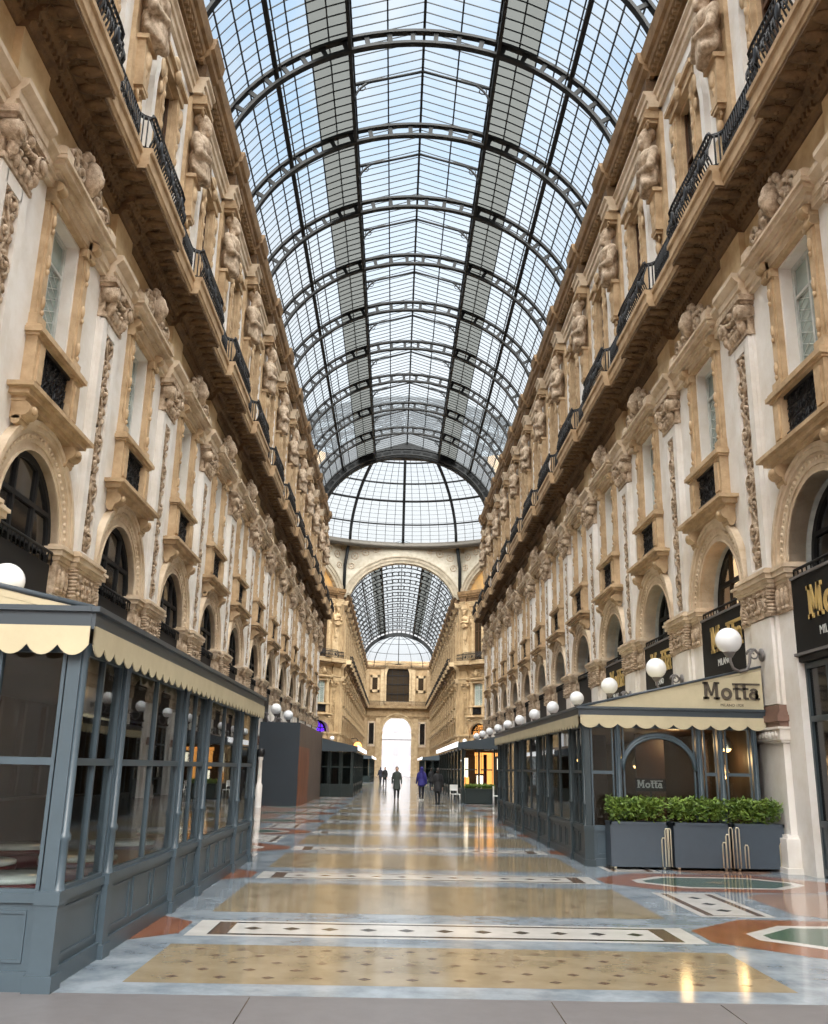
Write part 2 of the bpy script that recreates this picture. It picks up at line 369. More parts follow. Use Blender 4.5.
    m.ell((.28, 0, 11.4), (.1, .13, .12)); m.build('capital', 'carve', r)
    return r
def proto_arch_window(g=0., rv='reveal'):
    r = empty('window')
    m = MB()
    m.arc(0, SPR, RI, RI+.14, -.3, .03); m.arc(0, SPR, RI+.14, RI+.34, -.3, .06); m.arc(0, SPR, RI+.34, RO, -.3, .12); m.arc(0, SPR, RO-.05, RO+.04, -.1, .16)
    m.arc(0, SPR, RI, RI+.035, -.3, .06)
    for k in range(36):
        a = PI*(k+.5)/36; m.ell((.07, (RI+.24)*math.cos(a), SPR+(RI+.24)*math.sin(a)), (.03, .045, .045), 6, 4)
    m.build('archivolt', 'cream', r)
    m = MB(); m.arc(0, SPR, RI, RI+.12, -.56+g, -.02)
    for s in (-1, 1): m.box(-.56+g, 0, min(s*RI, s*(RI+.12)), max(s*RI, s*(RI+.12)), 3.7, SPR)
    m.build('reveal', rv, r)
    m = MB(); m.arc(0, SPR, RI-.12, RI, -.52+g, -.40+g)
    for y in (-RI+.06, -.46, .46, RI-.06): 
        zt = SPR+math.sqrt(max(0, (RI-.05)**2-y*y)) if abs(y) < 1 else SPR
        m.box(-.50+g, -.40+g, y-.04, y+.04, 3.9, zt)
    for z in (3.95, SPR-.12, SPR+.55): m.box(-.50+g, -.40+g, -RI+.05, RI-.05, z-.045, z+.045)
    m.build('frame', 'frameb', r)
    m = MB(); pr = [(RI*math.cos(PI*i/16), SPR+RI*math.sin(PI*i/16)) for i in range(17)]+[(-RI, 3.7), (RI, 3.7)]
    m.ext_x(pr, -.48+g, -.45+g); m.build('pane', 'dark', r)
    m = MB(); m.box(-.38+g, .02, -RI, RI, 3.72, 3.82); m.box(-.38+g, -.05, -RI, RI, 3.82, 5.22)
    m.tube([(.0, -RI, 5.42), (.0, RI, 5.42)], .03, 5); 
    for k in range(15): m.tube([(0, -1.3+k*.185, 5.2), (0, -1.3+k*.185, 5.42)], .015, 4)
    m.build('transom_panel', 'frameb', r)
    return r
def proto_rect_window():
    r = empty('window')
    m = MB()
    for s in (-1, 1):
        a, b = (.76, 1.1) if s > 0 else (-1.1, -.76)
        m.box(-.3, .08, a, b, 8.9, 11.55); m.box(0, .12, a+.07, b-.07, 9.15, 11.3)
        for z in (9.4, 10.2, 11.0): m.ell((.13, s*.93, z), (.05, .06, .14), 7, 5); m.ell((.14, s*.93, z-.2), (.04, .04, .06), 6, 4)
        m.box(0, .16, a-.02, b+.02, 8.9, 9.12); m.box(0, .15, a-.02, b+.02, 11.32, 11.5)
        m.lathe([(.1, -.12), (.1, .12)], (.2, s*1.0, 11.62), 12, axis='y'); m.lathe([(.07, -.12), (.07, .12)], (.13, s*1.0, 11.38), 10, axis='y'); m.box(0, .18, s*1.0-.12, s*1.0+.12, 11.35, 11.75)
    m.box(-.3, .1, -1.1, 1.1, 11.5, 11.72)
    m.build('surround', 'tan', r)
    m = MB()
    for h0, h1, n, hw in ((11.72, 11.78, .18, 1.2), (11.78, 11.86, .26, 1.28), (11.86, 11.96, .38, 1.42), (11.96, 12.02, .44, 1.48), (12.02, 12.06, .40, 1.44)): m.box(-.2, n, -hw, hw, h0, h1)
    for s in (-1, 1): m.box(-.1, .42, min(s*1.12, s*1.46), max(s*1.12, s*1.46), 12.06, 12.2); m.box(-.1, .36, min(s*1.16, s*1.42), max(s*1.16, s*1.42), 12.2, 12.26)
    m.build('hood', 'cream', r)
    m = MB(); m.box(-.1, .12, -.8, .8, 12.06, 12.5)
    m.ell((.25, 0, 12.45), (.16, .2, .3), 10, 8); m.ell((.36, 0, 12.42), (.08, .1, .13)); m.ell((.34, -.07, 12.5), (.05, .04, .03)); m.ell((.34, .07, 12.5), (.05, .04, .03))
    for k in range(7):
        a = PI*k/6; m.ell((.2, .3*math.cos(a), 12.5+.3*math.sin(a)), (.07, .07, .1), 6, 4)
    for s in (-1, 1):
        m.spiral((s*.42, 12.32), .22, 1.5, .05, 0 if s > 0 else PI, s, .2); m.ell((.22, s*.42, 12.32), (.07, .07, .07))
        m.spiral((s*.8, 12.24), .17, 1.4, .045, 0 if s > 0 else PI, s, .24); m.ell((.18, s*1.02, 12.14), (.07, .13, .07)); m.ell((.2, s*.62, 12.2), (.08, .1, .08)); m.ell((.18, s*.55, 12.56), (.07, .12, .07))
    m.tr(lambda p: (p[0]*1.35, p[1]*1.12, 12.06+(p[2]-12.06)*1.25)); m.build('carved_crest', 'carve', r)
    m = MB()
    for s in (-1, 1): m.box(-.38, -.02, min(s*.68, s*.78), max(s*.68, s*.78), 8.9, 11.55)
    m.box(-.38, -.02, -.78, .78, 11.45, 11.6); m.build('reveal', 'white', r)
    m = MB()
    for s in (-1, 1): m.box(-.34, -.24, min(s*.60, s*.69), max(s*.60, s*.69), 8.9, 11.46)
    m.box(-.34, -.24, -.035, .035, 8.9, 11.4); m.box(-.34, -.24, -.68, .68, 11.36, 11.46); m.box(-.34, -.24, -.68, .68, 10.72, 10.78)
    for a in (-.62, .02):
        for k in range(7):
            z = 9.05+k*.24
            m.tube([(-.27, a+.05, z), (-.27, a+.55, z+.24)], .008, 4); m.tube([(-.27, a+.55, z), (-.27, a+.05, z+.24)], .008, 4)
    m.build('frame', 'reveal', r)
    m = MB(); m.box(-.32, -.29, -.66, .66, 8.9, 11.44); m.build('pane', 'curtain', r)
    m = MB()
    for s in (-1, 1):
        a, b = (.70, 1.10) if s > 0 else (-1.10, -.70)
        m.box(-.2, .2, a, b, 7.75, 8.72); m.box(0, .24, a+.09, b-.09, 7.9, 8.58)
    for h0, h1, n, hw in ((8.70, 8.75, .24, 1.14), (8.75, 8.84, .3, 1.2), (8.84, 8.90, .26, 1.16)): m.box(-.3, n, -hw, hw, h0, h1)
    for h0, h1, n, hw in ((7.42, 7.5, .24, 1.32), (7.5, 7.6, .34, 1.45), (7.6, 7.68, .44, 1.56), (7.68, 7.76, .32, 1.3)): m.box(-.2, n, -hw, hw, h0, h1)
    for s in (-1, 1):
        y = s*1.12; m.box(-.1, .2, y-.17, y+.17, 7.12, 7.44); m.lathe([(.13, -.18), (.13, .18)], (.2, y, 7.3), 12, axis='y'); m.lathe([(.08, -.17), (.08, .17)], (.1, y, 7.1), 10, axis='y'); m.ell((.33, y, 7.3), (.05, .1, .08))
    m.build('balcony_front', 'tan', r)
    m = MB(); m.box(.06, .08, -.68, .68, 7.9, 8.7)
    for zz in (7.93, 8.67): m.box(.06, .15, -.68, .68, zz-.03, zz+.03)
    for a in range(5):
        for b in range(3):
            y = -.54+a*.27; z = 8.06+b*.24
            m.spiral((y, z), .11, 1.3, .016, a*.8+b, 1 if (a+b) % 2 else -1, .10, 4, 10)
            m.tube([(.1, y-.13, z-.11), (.1, y+.13, z+.11)], .012, 4)
    m.build('iron_panel', 'iron', r)
    return r
def proto_upper_window():
    r = empty('window')
    m = MB()
    for s in (-1, 1):
        a, b = (.6, .9) if s > 0 else (-.9, -.6)
        m.box(-.2, .1, a, b, 14.4, 19.3); m.box(0, .14, a+.06, b-.08, 14.6, 19.1)
        for k in range(9): m.ell((.14, s*.76, 15.1+k*.45), (.05, .06, .13), 6, 4)
        m.ell((.1, s*1.0, 18.9), (.08, .14, .3)); m.ell((.1, s*.98, 18.3), (.06, .1, .2))
    m.box(-.2, .16, -1.0, 1.0, 19.25, 19.5); m.box(-.2, .26, -1.1, 1.1, 19.5, 19.62); m.ell((.2, 0, 19.45), (.12, .2, .22))
    for s in (-1, 1): m.spiral((s*.4, 19.75), .16, 1.4, .04, 0, s, .12); m.ell((.15, s*.75, 19.7), (.07, .2, .09))
    m.ell((.16, 0, 19.85), (.1, .22, .2)); m.build('surround', 'tan', r)
    m = MB()
    for s in (-1, 1):
        m.box(-.1, .1, min(s*1.25, s*1.5), max(s*1.25, s*1.5), 14.2, 18.2)
        m.add([(x, s*y, z) for x in (-.1, .1) for y, z in ((1.25, 18.2), (1.5, 18.2), (1.28, 19.1), (1.03, 19.1))], [(0,1,2,3), (4,5,6,7), (0,1,5,4), (1,2,6,5), (2,3,7,6), (3,0,4,7)])
        m.box(-.1, .1, min(s*1.03, s*1.28), max(s*1.03, s*1.28), 19.1, 20.3)
    m.box(-.1, .1, -1.28, 1.28, 20.05, 20.3); m.build('raised_frame', 'white', r)
    m = MB()
    for s in (-1, 1): m.box(-.24, -.02, min(s*.55, s*.62), max(s*.55, s*.62), 14.4, 19.25)
    m.box(-.24, -.02, -.62, .62, 19.15, 19.28); m.build('reveal', 'tan', r)
    m = MB(); m.box(-.22, -.18, -.56, .56, 14.3, 19.16); m.build('pane', 'updark', r)
    m = MB(); m.box(-.20, -.12, -.04, .04, 14.3, 19.1); m.box(-.20, -.12, -.56, .56, 17.6, 17.7)
    for s in (-1, 1): m.box(-.20, -.12, s*.52-.04, s*.52+.04, 14.3, 19.16)
    m.build('frame', 'wood', r)
    return r
def proto_herm():
    r = empty('herm_statue')
    m = MB(); m.ext_x([(-.17, 16.7), (.17, 16.7), (.32, 18.1), (-.32, 18.1)], -.1, .26)
    m.box(-.1, .34, -.36, .36, 18.0, 18.12); m.box(-.1, .28, -.24, .24, 16.8, 16.92); m.box(-.1, .06, -.5, .5, 14.0, 20.6); m.box(-.1, .14, -.42, .42, 14.0, 16.2)
    m.spiral((0, 16.62), .17, 1.3, .05, PI/2, 1, .14); m.ell((.16, 0, 16.3), (.09, .1, .2)); m.ell((.24, 0, 17.6), (.12, .14, .3)); m.ell((.2, 0, 17.3), (.1, .1, .22))
    m.build('pedestal', 'tan', r)
    b = MB()
    b.ell((.24, 0, 19.0), (.24, .30, .5), 12, 8); b.ell((.26, 0, 19.45), (.27, .38, .28), 12, 8)
    b.ell((.3, 0, 20.08), (.17, .155, .22), 12, 9); capsule(b, (.25, 0, 19.6), (.28, 0, 19.95), .12, .1)
    b.ell((.42, 0, 19.9), (.09, .1, .15), 8, 6); b.ell((.46, 0, 20.08), (.05, .03, .05)); b.ell((.24, 0, 20.18), (.2, .19, .17), 10, 6)
    for s in (-1, 1):
        capsule(b, (.24, s*.36, 19.5), (.36, s*.42, 19.05), .12, .1); capsule(b, (.36, s*.42, 19.05), (.5, -s*.02, 19.12), .1, .07)
        for q in range(4): capsule(b, (.5, -s*.02, 19.16-.03*q), (.5, -s*.14, 19.17-.035*q), .02, .018, 5)
        b.ell((.43, s*.06, 20.12), (.03, .03, .02))
    for k in range(5): 
        z = 18.62+k*.07; b.tube([(.2, -.34, z+.12), (.42, -.1, z-.03), (.45, .1, z+.02), (.2, .34, z+.1)], .07, 6)
    capsule(b, (.35, -.3, 19.3), (.4, .25, 18.7), .1, .12)
    b.tr(lambda p: (.1+(p[0]-.1)*1.3, p[1]*1.32, 20.34-(20.34-p[2])*1.28))
    remesh(b, .04, 'body', 'carve', r)
    m = MB(); m.box(-.1, .42, -.36, .36, 20.3, 20.42); m.box(-.1, .5, -.44, .44, 20.42, 20.56); m.box(-.1, .44, -.4, .4, 20.56, 20.75)
    for s in (-1, 1): m.spiral((s*.3, 20.25), .13, 1.4, .04, 0, s, .36)
    m.build('capital', 'lip', r)
    return r
def proto_railing():
    r = empty('balcony_railing')
    zb, zt = 14.10, 14.84; xr, xb = .80, 1.0
    prof = [(zb, 0), (zb+.12, .03), (zb+.28, .09), (zb+.42, .08), (zb+.58, .02), (zt, -.02)]
    path = [(xr, -2.62), (xr, -1.66), (xr+.08, -1.56), (xb, -1.5)]; path = path+[(x, -y) for x, y in reversed(path)]
    def along(off, z): return [(x+off, y, z) for x, y in path]
    m = MB(); m.tube(along(-.02, zt), .042, 6); m.tube(along(-.02, zt+.05), .025, 5)
    m.tube([(xb-.01, -1.5, zt), (xb+.02, -1.48, zt+.1), (xb, -1.3, zt+.19), (xb-.02, 0, zt+.2), (xb, 1.3, zt+.19), (xb+.02, 1.48, zt+.1), (xb-.01, 1.5, zt)], .035, 6); m.build('handrail', 'iron', r)
    m = MB(); m.tube(along(0, zb+.02), .03, 5); m.build('base_rail', 'iron', r)
    m = MB()
    def bar(x, y, rr=.022, belly=1):
        m.tube([(x+(q*belly if abs(y) < 1.55 else 0), y, z) for z, q in prof], rr, 4)
    for k in range(26):
        y = -1.5+.12*k; bar(xb, y)
        if k < 25: m.spiral((y+.06, zb+.30+(.14 if k % 2 else 0)), .08, 1.2, .026, k, 1 if k % 2 else -1, xb+.07, 4, 9); m.tube([(xb, y+.06, zt), (xb, y+.06, zt+.17)], .015, 4)
    for s in (-1, 1):
        for k in range(9): bar(xr, s*(1.66+.115*k)); m.spiral((s*(1.72+.115*k), zb+.35), .075, 1.2, .026, k, s, xr, 4, 8)
        for t in (.3, .7): bar(xr+.2*t, s*(1.66-.16*t), .02, 0)
    m.tube([(xb+.04, -1.5, zb+.62), (xb+.04, 1.5, zb+.62)], .02, 4)
    for k in range(3): m.ell((xb+.1, -1.0+k, zb+.4), (.03, .11, .17), 8, 6)
    m.build('scroll_grille', 'iron', r)
    return r
def proto_lamp():
    r = empty('globe_lamp')
    m = MB(); m.lathe([(.13, 0), (.13, .03), (.07, .05)], (.2, 0, 4.0), 12, axis='x')
    m.tube([(.25, 0, 4.0), (.34, 0, 4.1), (.44, 0, 4.05), (.46, 0, 3.85), (.52, 0, 3.70), (.66, 0, 3.66), (.79, 0, 3.72), (.84, 0, 3.86), (.85, 0, 4.0)], .03, 7)
    m.spiral((0, 0), .12, 1.4, .022, 0, 1, 0); b = len(m.v)-16*5
    m.v[b:] = [(.38+p[1], p[0], 4.0+p[2]) for p in m.v[b:]]
    m.lathe([(.05, -.1), (.1, -.03), (.12, 0), (.1, .03)], (.85, 0, 4.03), 12)
    m.build('bracket', 'bracket', r)
    m = MB(); m.ell((.85, 0, 4.27), (.255, .255, .255), 24, 14); m.build('globe', 'globe', r)
    return r
def proto_shopfront():
    r = empty('door')
    m = MB()
    for y in (-1.36, -.5, .5, 1.36): m.box(-.20, -.08, y-.05, y+.05, 0, 3.7)
    for z in (.1, .9, 2.7, 3.65): m.box(-.20, -.08, -1.4, 1.4, z-.05, z+.05)
    m.box(-.18, -.10, -1.36, -.5, .1, .9); m.box(-.18, -.10, .5, 1.36, .1, .9); m.build('frame', 'paintd', r)
    m = MB(); m.box(-.15, -.13, -1.4, 1.4, 0, 3.7); m.build('pane', 'shopdark', r)
    m = MB()
    for s in (-1, 1): m.tube([(-.07, s*.1, 1.0), (-.02, s*.1, 1.02), (-.02, s*.1, 1.5), (-.07, s*.1, 1.52)], .015, 6)
    m.build('door_handle', 'brass', r)
    return r
P_awl = proto_arch_window(.3, 'cream')
P_pil, P_aw, P_rw, P_uw, P_st, P_ra, P_la, P_sf = proto_pilaster(), proto_arch_window(), proto_rect_window(), proto_upper_window(), proto_herm(), proto_railing(), proto_lamp(), proto_shopfront()
FLAT = {n: flatten(p, n) for n, p in dict(pilaster=P_pil, window=P_aw, lwindow=P_awl, rwindow=P_rw, uwindow=P_uw, herm_statue=P_st, balcony_railing=P_ra, globe_lamp=P_la, door=P_sf).items()}
FLATG = {}
for n, me in FLAT.items():
    g = me.copy(); FLATG[n] = g
    for i, mm in enumerate(g.materials):
        if mm.name.startswith(('stone_white', 'stone_upper', 'carved')): g.materials[i] = M['goldst']
        elif mm.name.startswith(('stone_cream', 'stone_tan', 'cornice')): g.materials[i] = M['goldlt']
used = set(); wn = [0]; dn = [0]
def inst(P, key, name, flat):
    if flat == 'gold':
        o = bpy.data.objects.new(name, FLATG[key]); C.objects.link(o); return o
    """the prototype itself the first time, then copies of it and its parts; one joined mesh where the photo is too small to show parts"""
    if flat:
        o = bpy.data.objects.new(name, FLAT[key]); C.objects.link(o); return o
    if key in used: o = copy_tree(P)
    else: used.add(key); o = P
    o.name = name; return o
def win(P, key, flat, label, cat, group):
    wn[0] += 1; return tag(inst(P, key, 'window_%d' % wn[0], flat), label, cat, group, 'structure')
for side in (1, -1):
    N = SN[side]
    for k in range(-1, 12):
        w = ('second-storey-high', '')[0]
        q = ORD[k+1]
        o = tag(inst(P_pil, 'pilaster', 'pilaster', k > 8), f'pale pilaster with carved vine panel, {q} from the entrance, {N}', 'pilaster', 'carved pilasters of '+N)
        place(o, side, PK(k))
        o = tag(inst(P_st, 'herm_statue', 'herm_statue', k > 6), f'carved herm figure above the balcony, {q} from the entrance, {N}', 'statue', 'herm statues of '+N)
        place(o, side, PK(k))
        place(tag(inst(P_ra, 'balcony_railing', 'balcony_railing', k > 6), f'black bulging iron balcony railing, {q} from the entrance, {N}', 'railing', 'balcony railings of '+N), side, PK(k))
        if side > 0 and k >= 0 or side < 0 and k in (-1, 5, 6):
            if side < 0 and k == -1: lb = 'white globe lamp just above the grey glazed pavilion roof'
            elif side > 0 and k == 0: lb = 'large white globe lamp on a scroll bracket above the lettered cream awning gable'
            else: lb = 'white globe wall lamp above the grey hoarding, '+('nearer' if k == 5 else 'farther')+' of the two'
            if side > 0 and k > 0: lb = f'white globe wall lamp, {ORD[k]} from the entrance, {N}'
            lo = place(tag(inst(P_la, 'globe_lamp', 'globe_lamp', k > 7), lb, 'lamp', 'globe lamps of '+N), side, PK(k))
            if side < 0 and k == -1: lo.location.z = -.1; lo.location.y += .12
    for j in range(-1, NB):
        q = ORD[j+1]
        if j >= 0:
            q0 = ORD[j]
            place(win(P_aw if side > 0 else P_awl, 'window' if side > 0 else 'lwindow', j > 8, f'round-arched mezzanine window, {q0} from the entrance, {N}', 'window', 'arched windows of '+N), side, BJ(j))
            place(win(P_rw, 'rwindow', j > 8, f'tall tan-framed window with black iron panel, {q0} from the entrance, {N}', 'window', 'tall windows of '+N), side, BJ(j))
            dn[0] += 1
            place(tag(inst(P_sf, 'door', 'door_%d' % dn[0], j > 2), f'dark glazed shop door below the {q0} arch, {N}', 'door', 'shop doors of '+N, 'structure'), side, BJ(j))
        if j >= 0:
            place(win(P_uw, 'uwindow', j > 8, f'narrow upper window above the balcony, {q0} from the entrance, {N}', 'window', 'upper windows of '+N), side, BJ(j))

# ------------------------------------------------------------------ walls and trims
def wall_run(bays, y0, y1, pitch):
    """wall thickness with openings, local frame (x=out, y along)"""
    m = MB(); T = -.9; h = 0
    edges = []
    cur = y0
    for c in bays:
        a, b = c-pitch/2, c+pitch/2
        if a > cur+1e-4: m.box(T, h, cur, a, 0, 14.0); m.box(T, h-.05, cur, a, 14.0, 22)
        for s in (-1, 1):
            lo, hi = (a, c-RI-.1) if s < 0 else (c+RI+.1, b); m.box(T, h, lo, hi, 0, 7.2)
            lo, hi = (a, c-.77) if s < 0 else (c+.77, b); m.box(T, h, lo, hi, 8.0, 11.58)
            lo, hi = (a, c-.61) if s < 0 else (c+.61, b); m.box(T, h-.05, lo, hi, 14.0, 19.25)
        r = RI+.1
        for i in range(16):
            p, q = PI*i/16, PI*(i+1)/16
            y_, z_, y2, z2 = c+r*math.cos(p), SPR+r*math.sin(p), c+r*math.cos(q), SPR+r*math.sin(q)
            m.ext_x([(y_, z_), (y_, 7.2), (y2, 7.2), (y2, z2)], T, h)
        m.box(T, h, a, b, 7.2, 8.0); m.box(T, h, c-.77, c+.77, 8.0, 8.8); m.box(T, h, a, b, 11.58, 14.0); m.box(T, h-.05, c-.61, c+.61, 14.0, 14.3); m.box(T, h-.05, a, b, 19.25, 22)
        cur = b
    if cur < y1-1e-4: m.box(T, h, cur, y1, 0, 14.0); m.box(T, h-.05, cur, y1, 14.0, 22)
    return m
def runs(m, prof, y0, y1, jogs, dn, hw, mi=0):
    m.ext_y(prof, y0, y1, mi)
    for c in jogs:
        a, b = max(y0, c-hw), min(y1, c+hw)
        if b > a: m.ext_y([(n+dn if n > -.2 else n, z) for n, z in prof], a-.0005, b+.0005, mi)
ARCHI = [(-.3, 11.6), (.12, 11.6), (.12, 11.72), (.17, 11.74), (.17, 11.9), (.22, 11.93), (.30, 12.02), (.30, 12.12), (-.3, 12.12)]
FRIEZE = [(-.3, 12.12), (.06, 12.12), (.06, 13.18), (-.3, 13.18)]
BED = [(-.3, 13.14), (.10, 13.14), (.14, 13.22), (.20, 13.24), (.20, 13.40), (.30, 13.44), (.38, 13.56), (.38, 13.62), (-.3, 13.62)]
SLAB = [(-.3, 13.61), (.82, 13.61), (.83, 13.69), (.86, 13.71), (.86, 13.95), (.91, 13.98), (.91, 14.09), (-.3, 14.09)]
CORN = [(-.3, 21.75), (.16, 21.75), (.20, 21.9), (.34, 21.98), (.36, 22.16), (.46, 22.2), (.50, 22.36), (.54, 22.56), (-.3, 22.62)]
UARC = [(-.3, 20.75), (.06, 20.75), (.06, 20.95), (.12, 20.98), (.12, 21.15), (.2, 21.22), (.2, 21.3), (-.3, 21.3)]
UFRZ = [(-.3, 21.28), (.05, 21.28), (.05, 21.77), (-.3, 21.77)]
tn = [0]
def trim(m, mt, fn, label):
    tn[0] += 1; return tag(m.tr(fn).build('trim_%d' % tn[0], mt), label, 'cornice', kind='structure')
def facade_trims(y0, y1, pils, bays, fn, where, fine=True):
    m = MB(); runs(m, ARCHI, y0, y1, pils, .14, .62); trim(m, 'cream' if fine else 'goldlt', fn, 'stepped stone architrave along the capitals of '+where)
    m = MB(); runs(m, FRIEZE, y0, y1, pils, .14, .58); trim(m, 'upper' if fine else 'goldst', fn, 'plain pale frieze under the balcony of '+where)
    m = MB(); runs(m, BED, y0, y1, pils, .16, .6)
    if fine:
        y = y0
        while y < y1:
            jog = .16 if any(abs(y+.06-c) < .58 for c in pils) else 0
            m.box(.1, .26+jog, y, y+.08, 13.25, 13.39); m.ell((.31+jog, y+.04, 13.49), (.05, .055, .05), 5, 4); y += .16
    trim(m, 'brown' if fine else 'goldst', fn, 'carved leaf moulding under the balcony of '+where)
    m = MB(); runs(m, SLAB, y0, y1, pils, .19, 1.57)
    trim(m, 'lip' if fine else 'goldlt', fn, 'projecting stone balcony edge of '+where)
    m = MB()
    segs = []
    cur = y0
    for c in list(pils)+[None]:
        if c is None: segs.append((cur, y1, .80)); break
        segs.append((cur, c-1.55, .80)); segs.append((c-1.55, c+1.55, .99)); cur = c+1.55
    for a, b, d in segs:
        a = max(a, y0); b = min(b, y1)
        if b <= a: continue
        m.box(.34, d, a, b, 13.57, 13.615)
        if fine:
            m.box(.34, .39, a, b, 13.53, 13.57); m.box(d-.05, d, a, b, 13.53, 13.57)
            n = max(1, round((b-a)/.42)); st = (b-a)/n
            for i in range(n):
                y = a+st*(i+.5); x = (.36+d)/2
                m.ell((x, y, 13.56), (d*.5-.2+.06, st*.36, .07), 8, 5); m.ell((x, y, 13.51), (.06, .07, .05), 6, 4)
                m.spiral((0, 0), .12, 1.2, .022, i, 1 if i % 2 else -1, 0, 4, 9); bb = len(m.v)-36
                m.v[bb:] = [(x+p[1]*1.1, y+st*.45+p[2], 13.55-p[0]) for p in m.v[bb:]]
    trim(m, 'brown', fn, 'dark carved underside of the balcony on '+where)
    m = MB(); runs(m, UARC, y0, y1, pils, .3, .5); trim(m, 'cream' if fine else 'goldlt', fn, 'cream moulding above the herm figures of '+where)
    m = MB(); runs(m, UFRZ, y0, y1, pils, .34, .46); trim(m, 'brown', fn, 'shade-brown upper frieze below the roof cornice of '+where)  # the shade below the cornice is in this brown
    m = MB(); runs(m, CORN, y0, y1, pils, .14, .62)
    if fine:
        y = y0
        while y < y1: m.box(.1, .3, y, y+.11, 21.8, 21.93); y += .26
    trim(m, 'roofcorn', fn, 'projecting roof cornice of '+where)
left = lambda p: (-W0+p[0], p[1], p[2])
right = lambda p: (W0-p[0], p[1], p[2])
for side, fn, nm in ((-1, left, 'left'), (1, right, 'right')):
    tag(wall_run([BJ(j) for j in range(NB)], -4.0, YE, S).tr(fn).build('wall_'+nm, 'white'), 'pale stone wall behind the pilasters of '+SN[side], 'wall', kind='structure')
    facade_trims(-4.0, YE, [PK(k) for k in range(-4, 12)], [BJ(j) for j in range(-3, NB)], fn, SN[side])

# ------------------------------------------------------------------ glass vault
EA, EB, EZ = 7.6, 6.4, 21.9
def ep(x, off=0):
    """point of the vault ellipse above x, moved off along its normal -> (x, z)"""
    q = math.sqrt(max(0, 1-(x/EA)**2)); z = EB*q; nx, nz = x/EA**2, z/EB**2; l = math.hypot(nx, nz)
    return (x+off*nx/l, EZ+z+off*nz/l)
def et(t, off=0):
    x, z = EA*math.cos(t), EB*math.sin(t); nx, nz = x/EA**2, z/EB**2; l = math.hypot(nx, nz)
    return (x+off*nx/l, EZ+z+off*nz/l)
XG = 2.78
def proto_rib():
    n = 60; t0 = math.radians(8); ts = [t0+(PI-2*t0)*i/n for i in range(n+1)]; m = MB()
    for o0, o1, hw in ((-.33, -.22, .12), (.19, .30, .12)):
        for i in range(n):
            a, b, c, d = et(ts[i], o0), et(ts[i], o1), et(ts[i+1], o1), et(ts[i+1], o0)
            m.ext([a, b, c, d], lambda p: (p[0], -hw, p[1]), lambda p: (p[0], hw, p[1]))
    k = 25
    for i in range(k+1):
        t = t0+(PI-2*t0)*i/k; d = .0115
        m.ext([et(t-d, -.24), et(t-d, .22), et(t+d, .22), et(t+d, -.24)], lambda p: (p[0], -.05, p[1]), lambda p: (p[0], .05, p[1]))
        if i < k:
            tm = t+(PI-2*t0)/k/2; e = (PI-2*t0)/k/2
            for s in (-1, 1):
                for o in (-1, 1):
                    q = tm+s*e*.86; q2 = tm+s*e*.60
                    m.ext([et(q, o*.22-.015), et(q2, o*.22-.015), et(q, o*.10-.015)], lambda p: (p[0], -.03, p[1]), lambda p: (p[0], .03, p[1]))
    return m.build('roof_rib', 'roofiron')
def vault_parts(y0, y1, fine):
    """glass, grey sheets and bars of one vault between y0 and y1"""
    xs = [7.4, 7.05, 6.65, 6.2, 5.75, 5.35, 4.75, 4.1, 3.45, XG]
    g = MB(); p = MB(); b = MB(); lan = MB()
    for s in (-1, 1):
        for i in range(len(xs)-1):
            a = ep(s*xs[i], .36); c = ep(s*xs[i+1], .36)
            (p if xs[i] < 4.2 else g).poly([(a[0], y0, a[1]), (c[0], y0, c[1]), (c[0], y1, c[1]), (a[0], y1, a[1])])
        for x in xs:
            c = ep(s*x, .33); w = .06 if x == 5.35 else .024
            b.box(c[0]-w, c[0]+w, y0, y1, c[1]-.04, c[1]+.04)
    zb = ep(XG, .40)[1]+.12; zr = 29.25
    for s in (-1, 1):
        lan.poly([(s*XG, y0, zb), (0, y0, zr), (0, y1, zr), (s*XG, y1, zb)])
        b.box(s*1.4-.03, s*1.4+.03, y0, y1, (zb+zr)/2-.06, (zb+zr)/2)
        lan.poly([(s*XG, y0, zb-.35), (s*XG, y0, zb), (s*XG, y1, zb), (s*XG, y1, zb-.35)])
    b.box(-.05, .05, y0, y1, zr-.14, zr)
    n = round((y1-y0)/(S/(11 if fine else 6)))
    for i in range(n+1):
        y = y0+(y1-y0)*i/n
        for s in (-1, 1):
            for q in range(len(xs)-1):
                a = ep(s*xs[q], .34); c = ep(s*xs[q+1], .34); w = .015 if fine else .014
                b.add([(a[0], y-w, a[1]-.03), (a[0], y+w, a[1]-.03), (a[0], y+w, a[1]+.015), (a[0], y-w, a[1]+.015), (c[0], y-w, c[1]-.03), (c[0], y+w, c[1]-.03), (c[0], y+w, c[1]+.015), (c[0], y-w, c[1]+.015)],
                      [(0,1,5,4), (1,2,6,5), (2,3,7,6), (3,0,4,7)])
            b.add([(s*XG, y-.014, zb-.04), (s*XG, y+.014, zb-.04), (0, y+.014, zr-.04), (0, y-.014, zr-.04), (s*XG, y-.014, zb), (s*XG, y+.014, zb), (0, y+.014, zr), (0, y-.014, zr)], [(0,1,2,3), (4,5,6,7), (0,3,7,4), (1,2,6,5)])
    return g, p, b, lan
def vault(y0, y1, fine, label):
    g, p, b, lan = vault_parts(y0, y1, fine)
    c = tag(g.build('ceiling', 'roofglass'), label, 'ceiling', kind='structure')
    lan.build('lantern_glass', 'roofglass', c); p.build('grey_panel', 'greypanel', c); b.build('glazing_bar', 'bar', c)
    # blank wall above each facade that carries the glass
    return c
vault(-4.0, YE, True, 'glazed barrel vault over the near arm with grey side panels')
vault(YN+.6, 187.5, False, 'glazed barrel vault over the far arm')
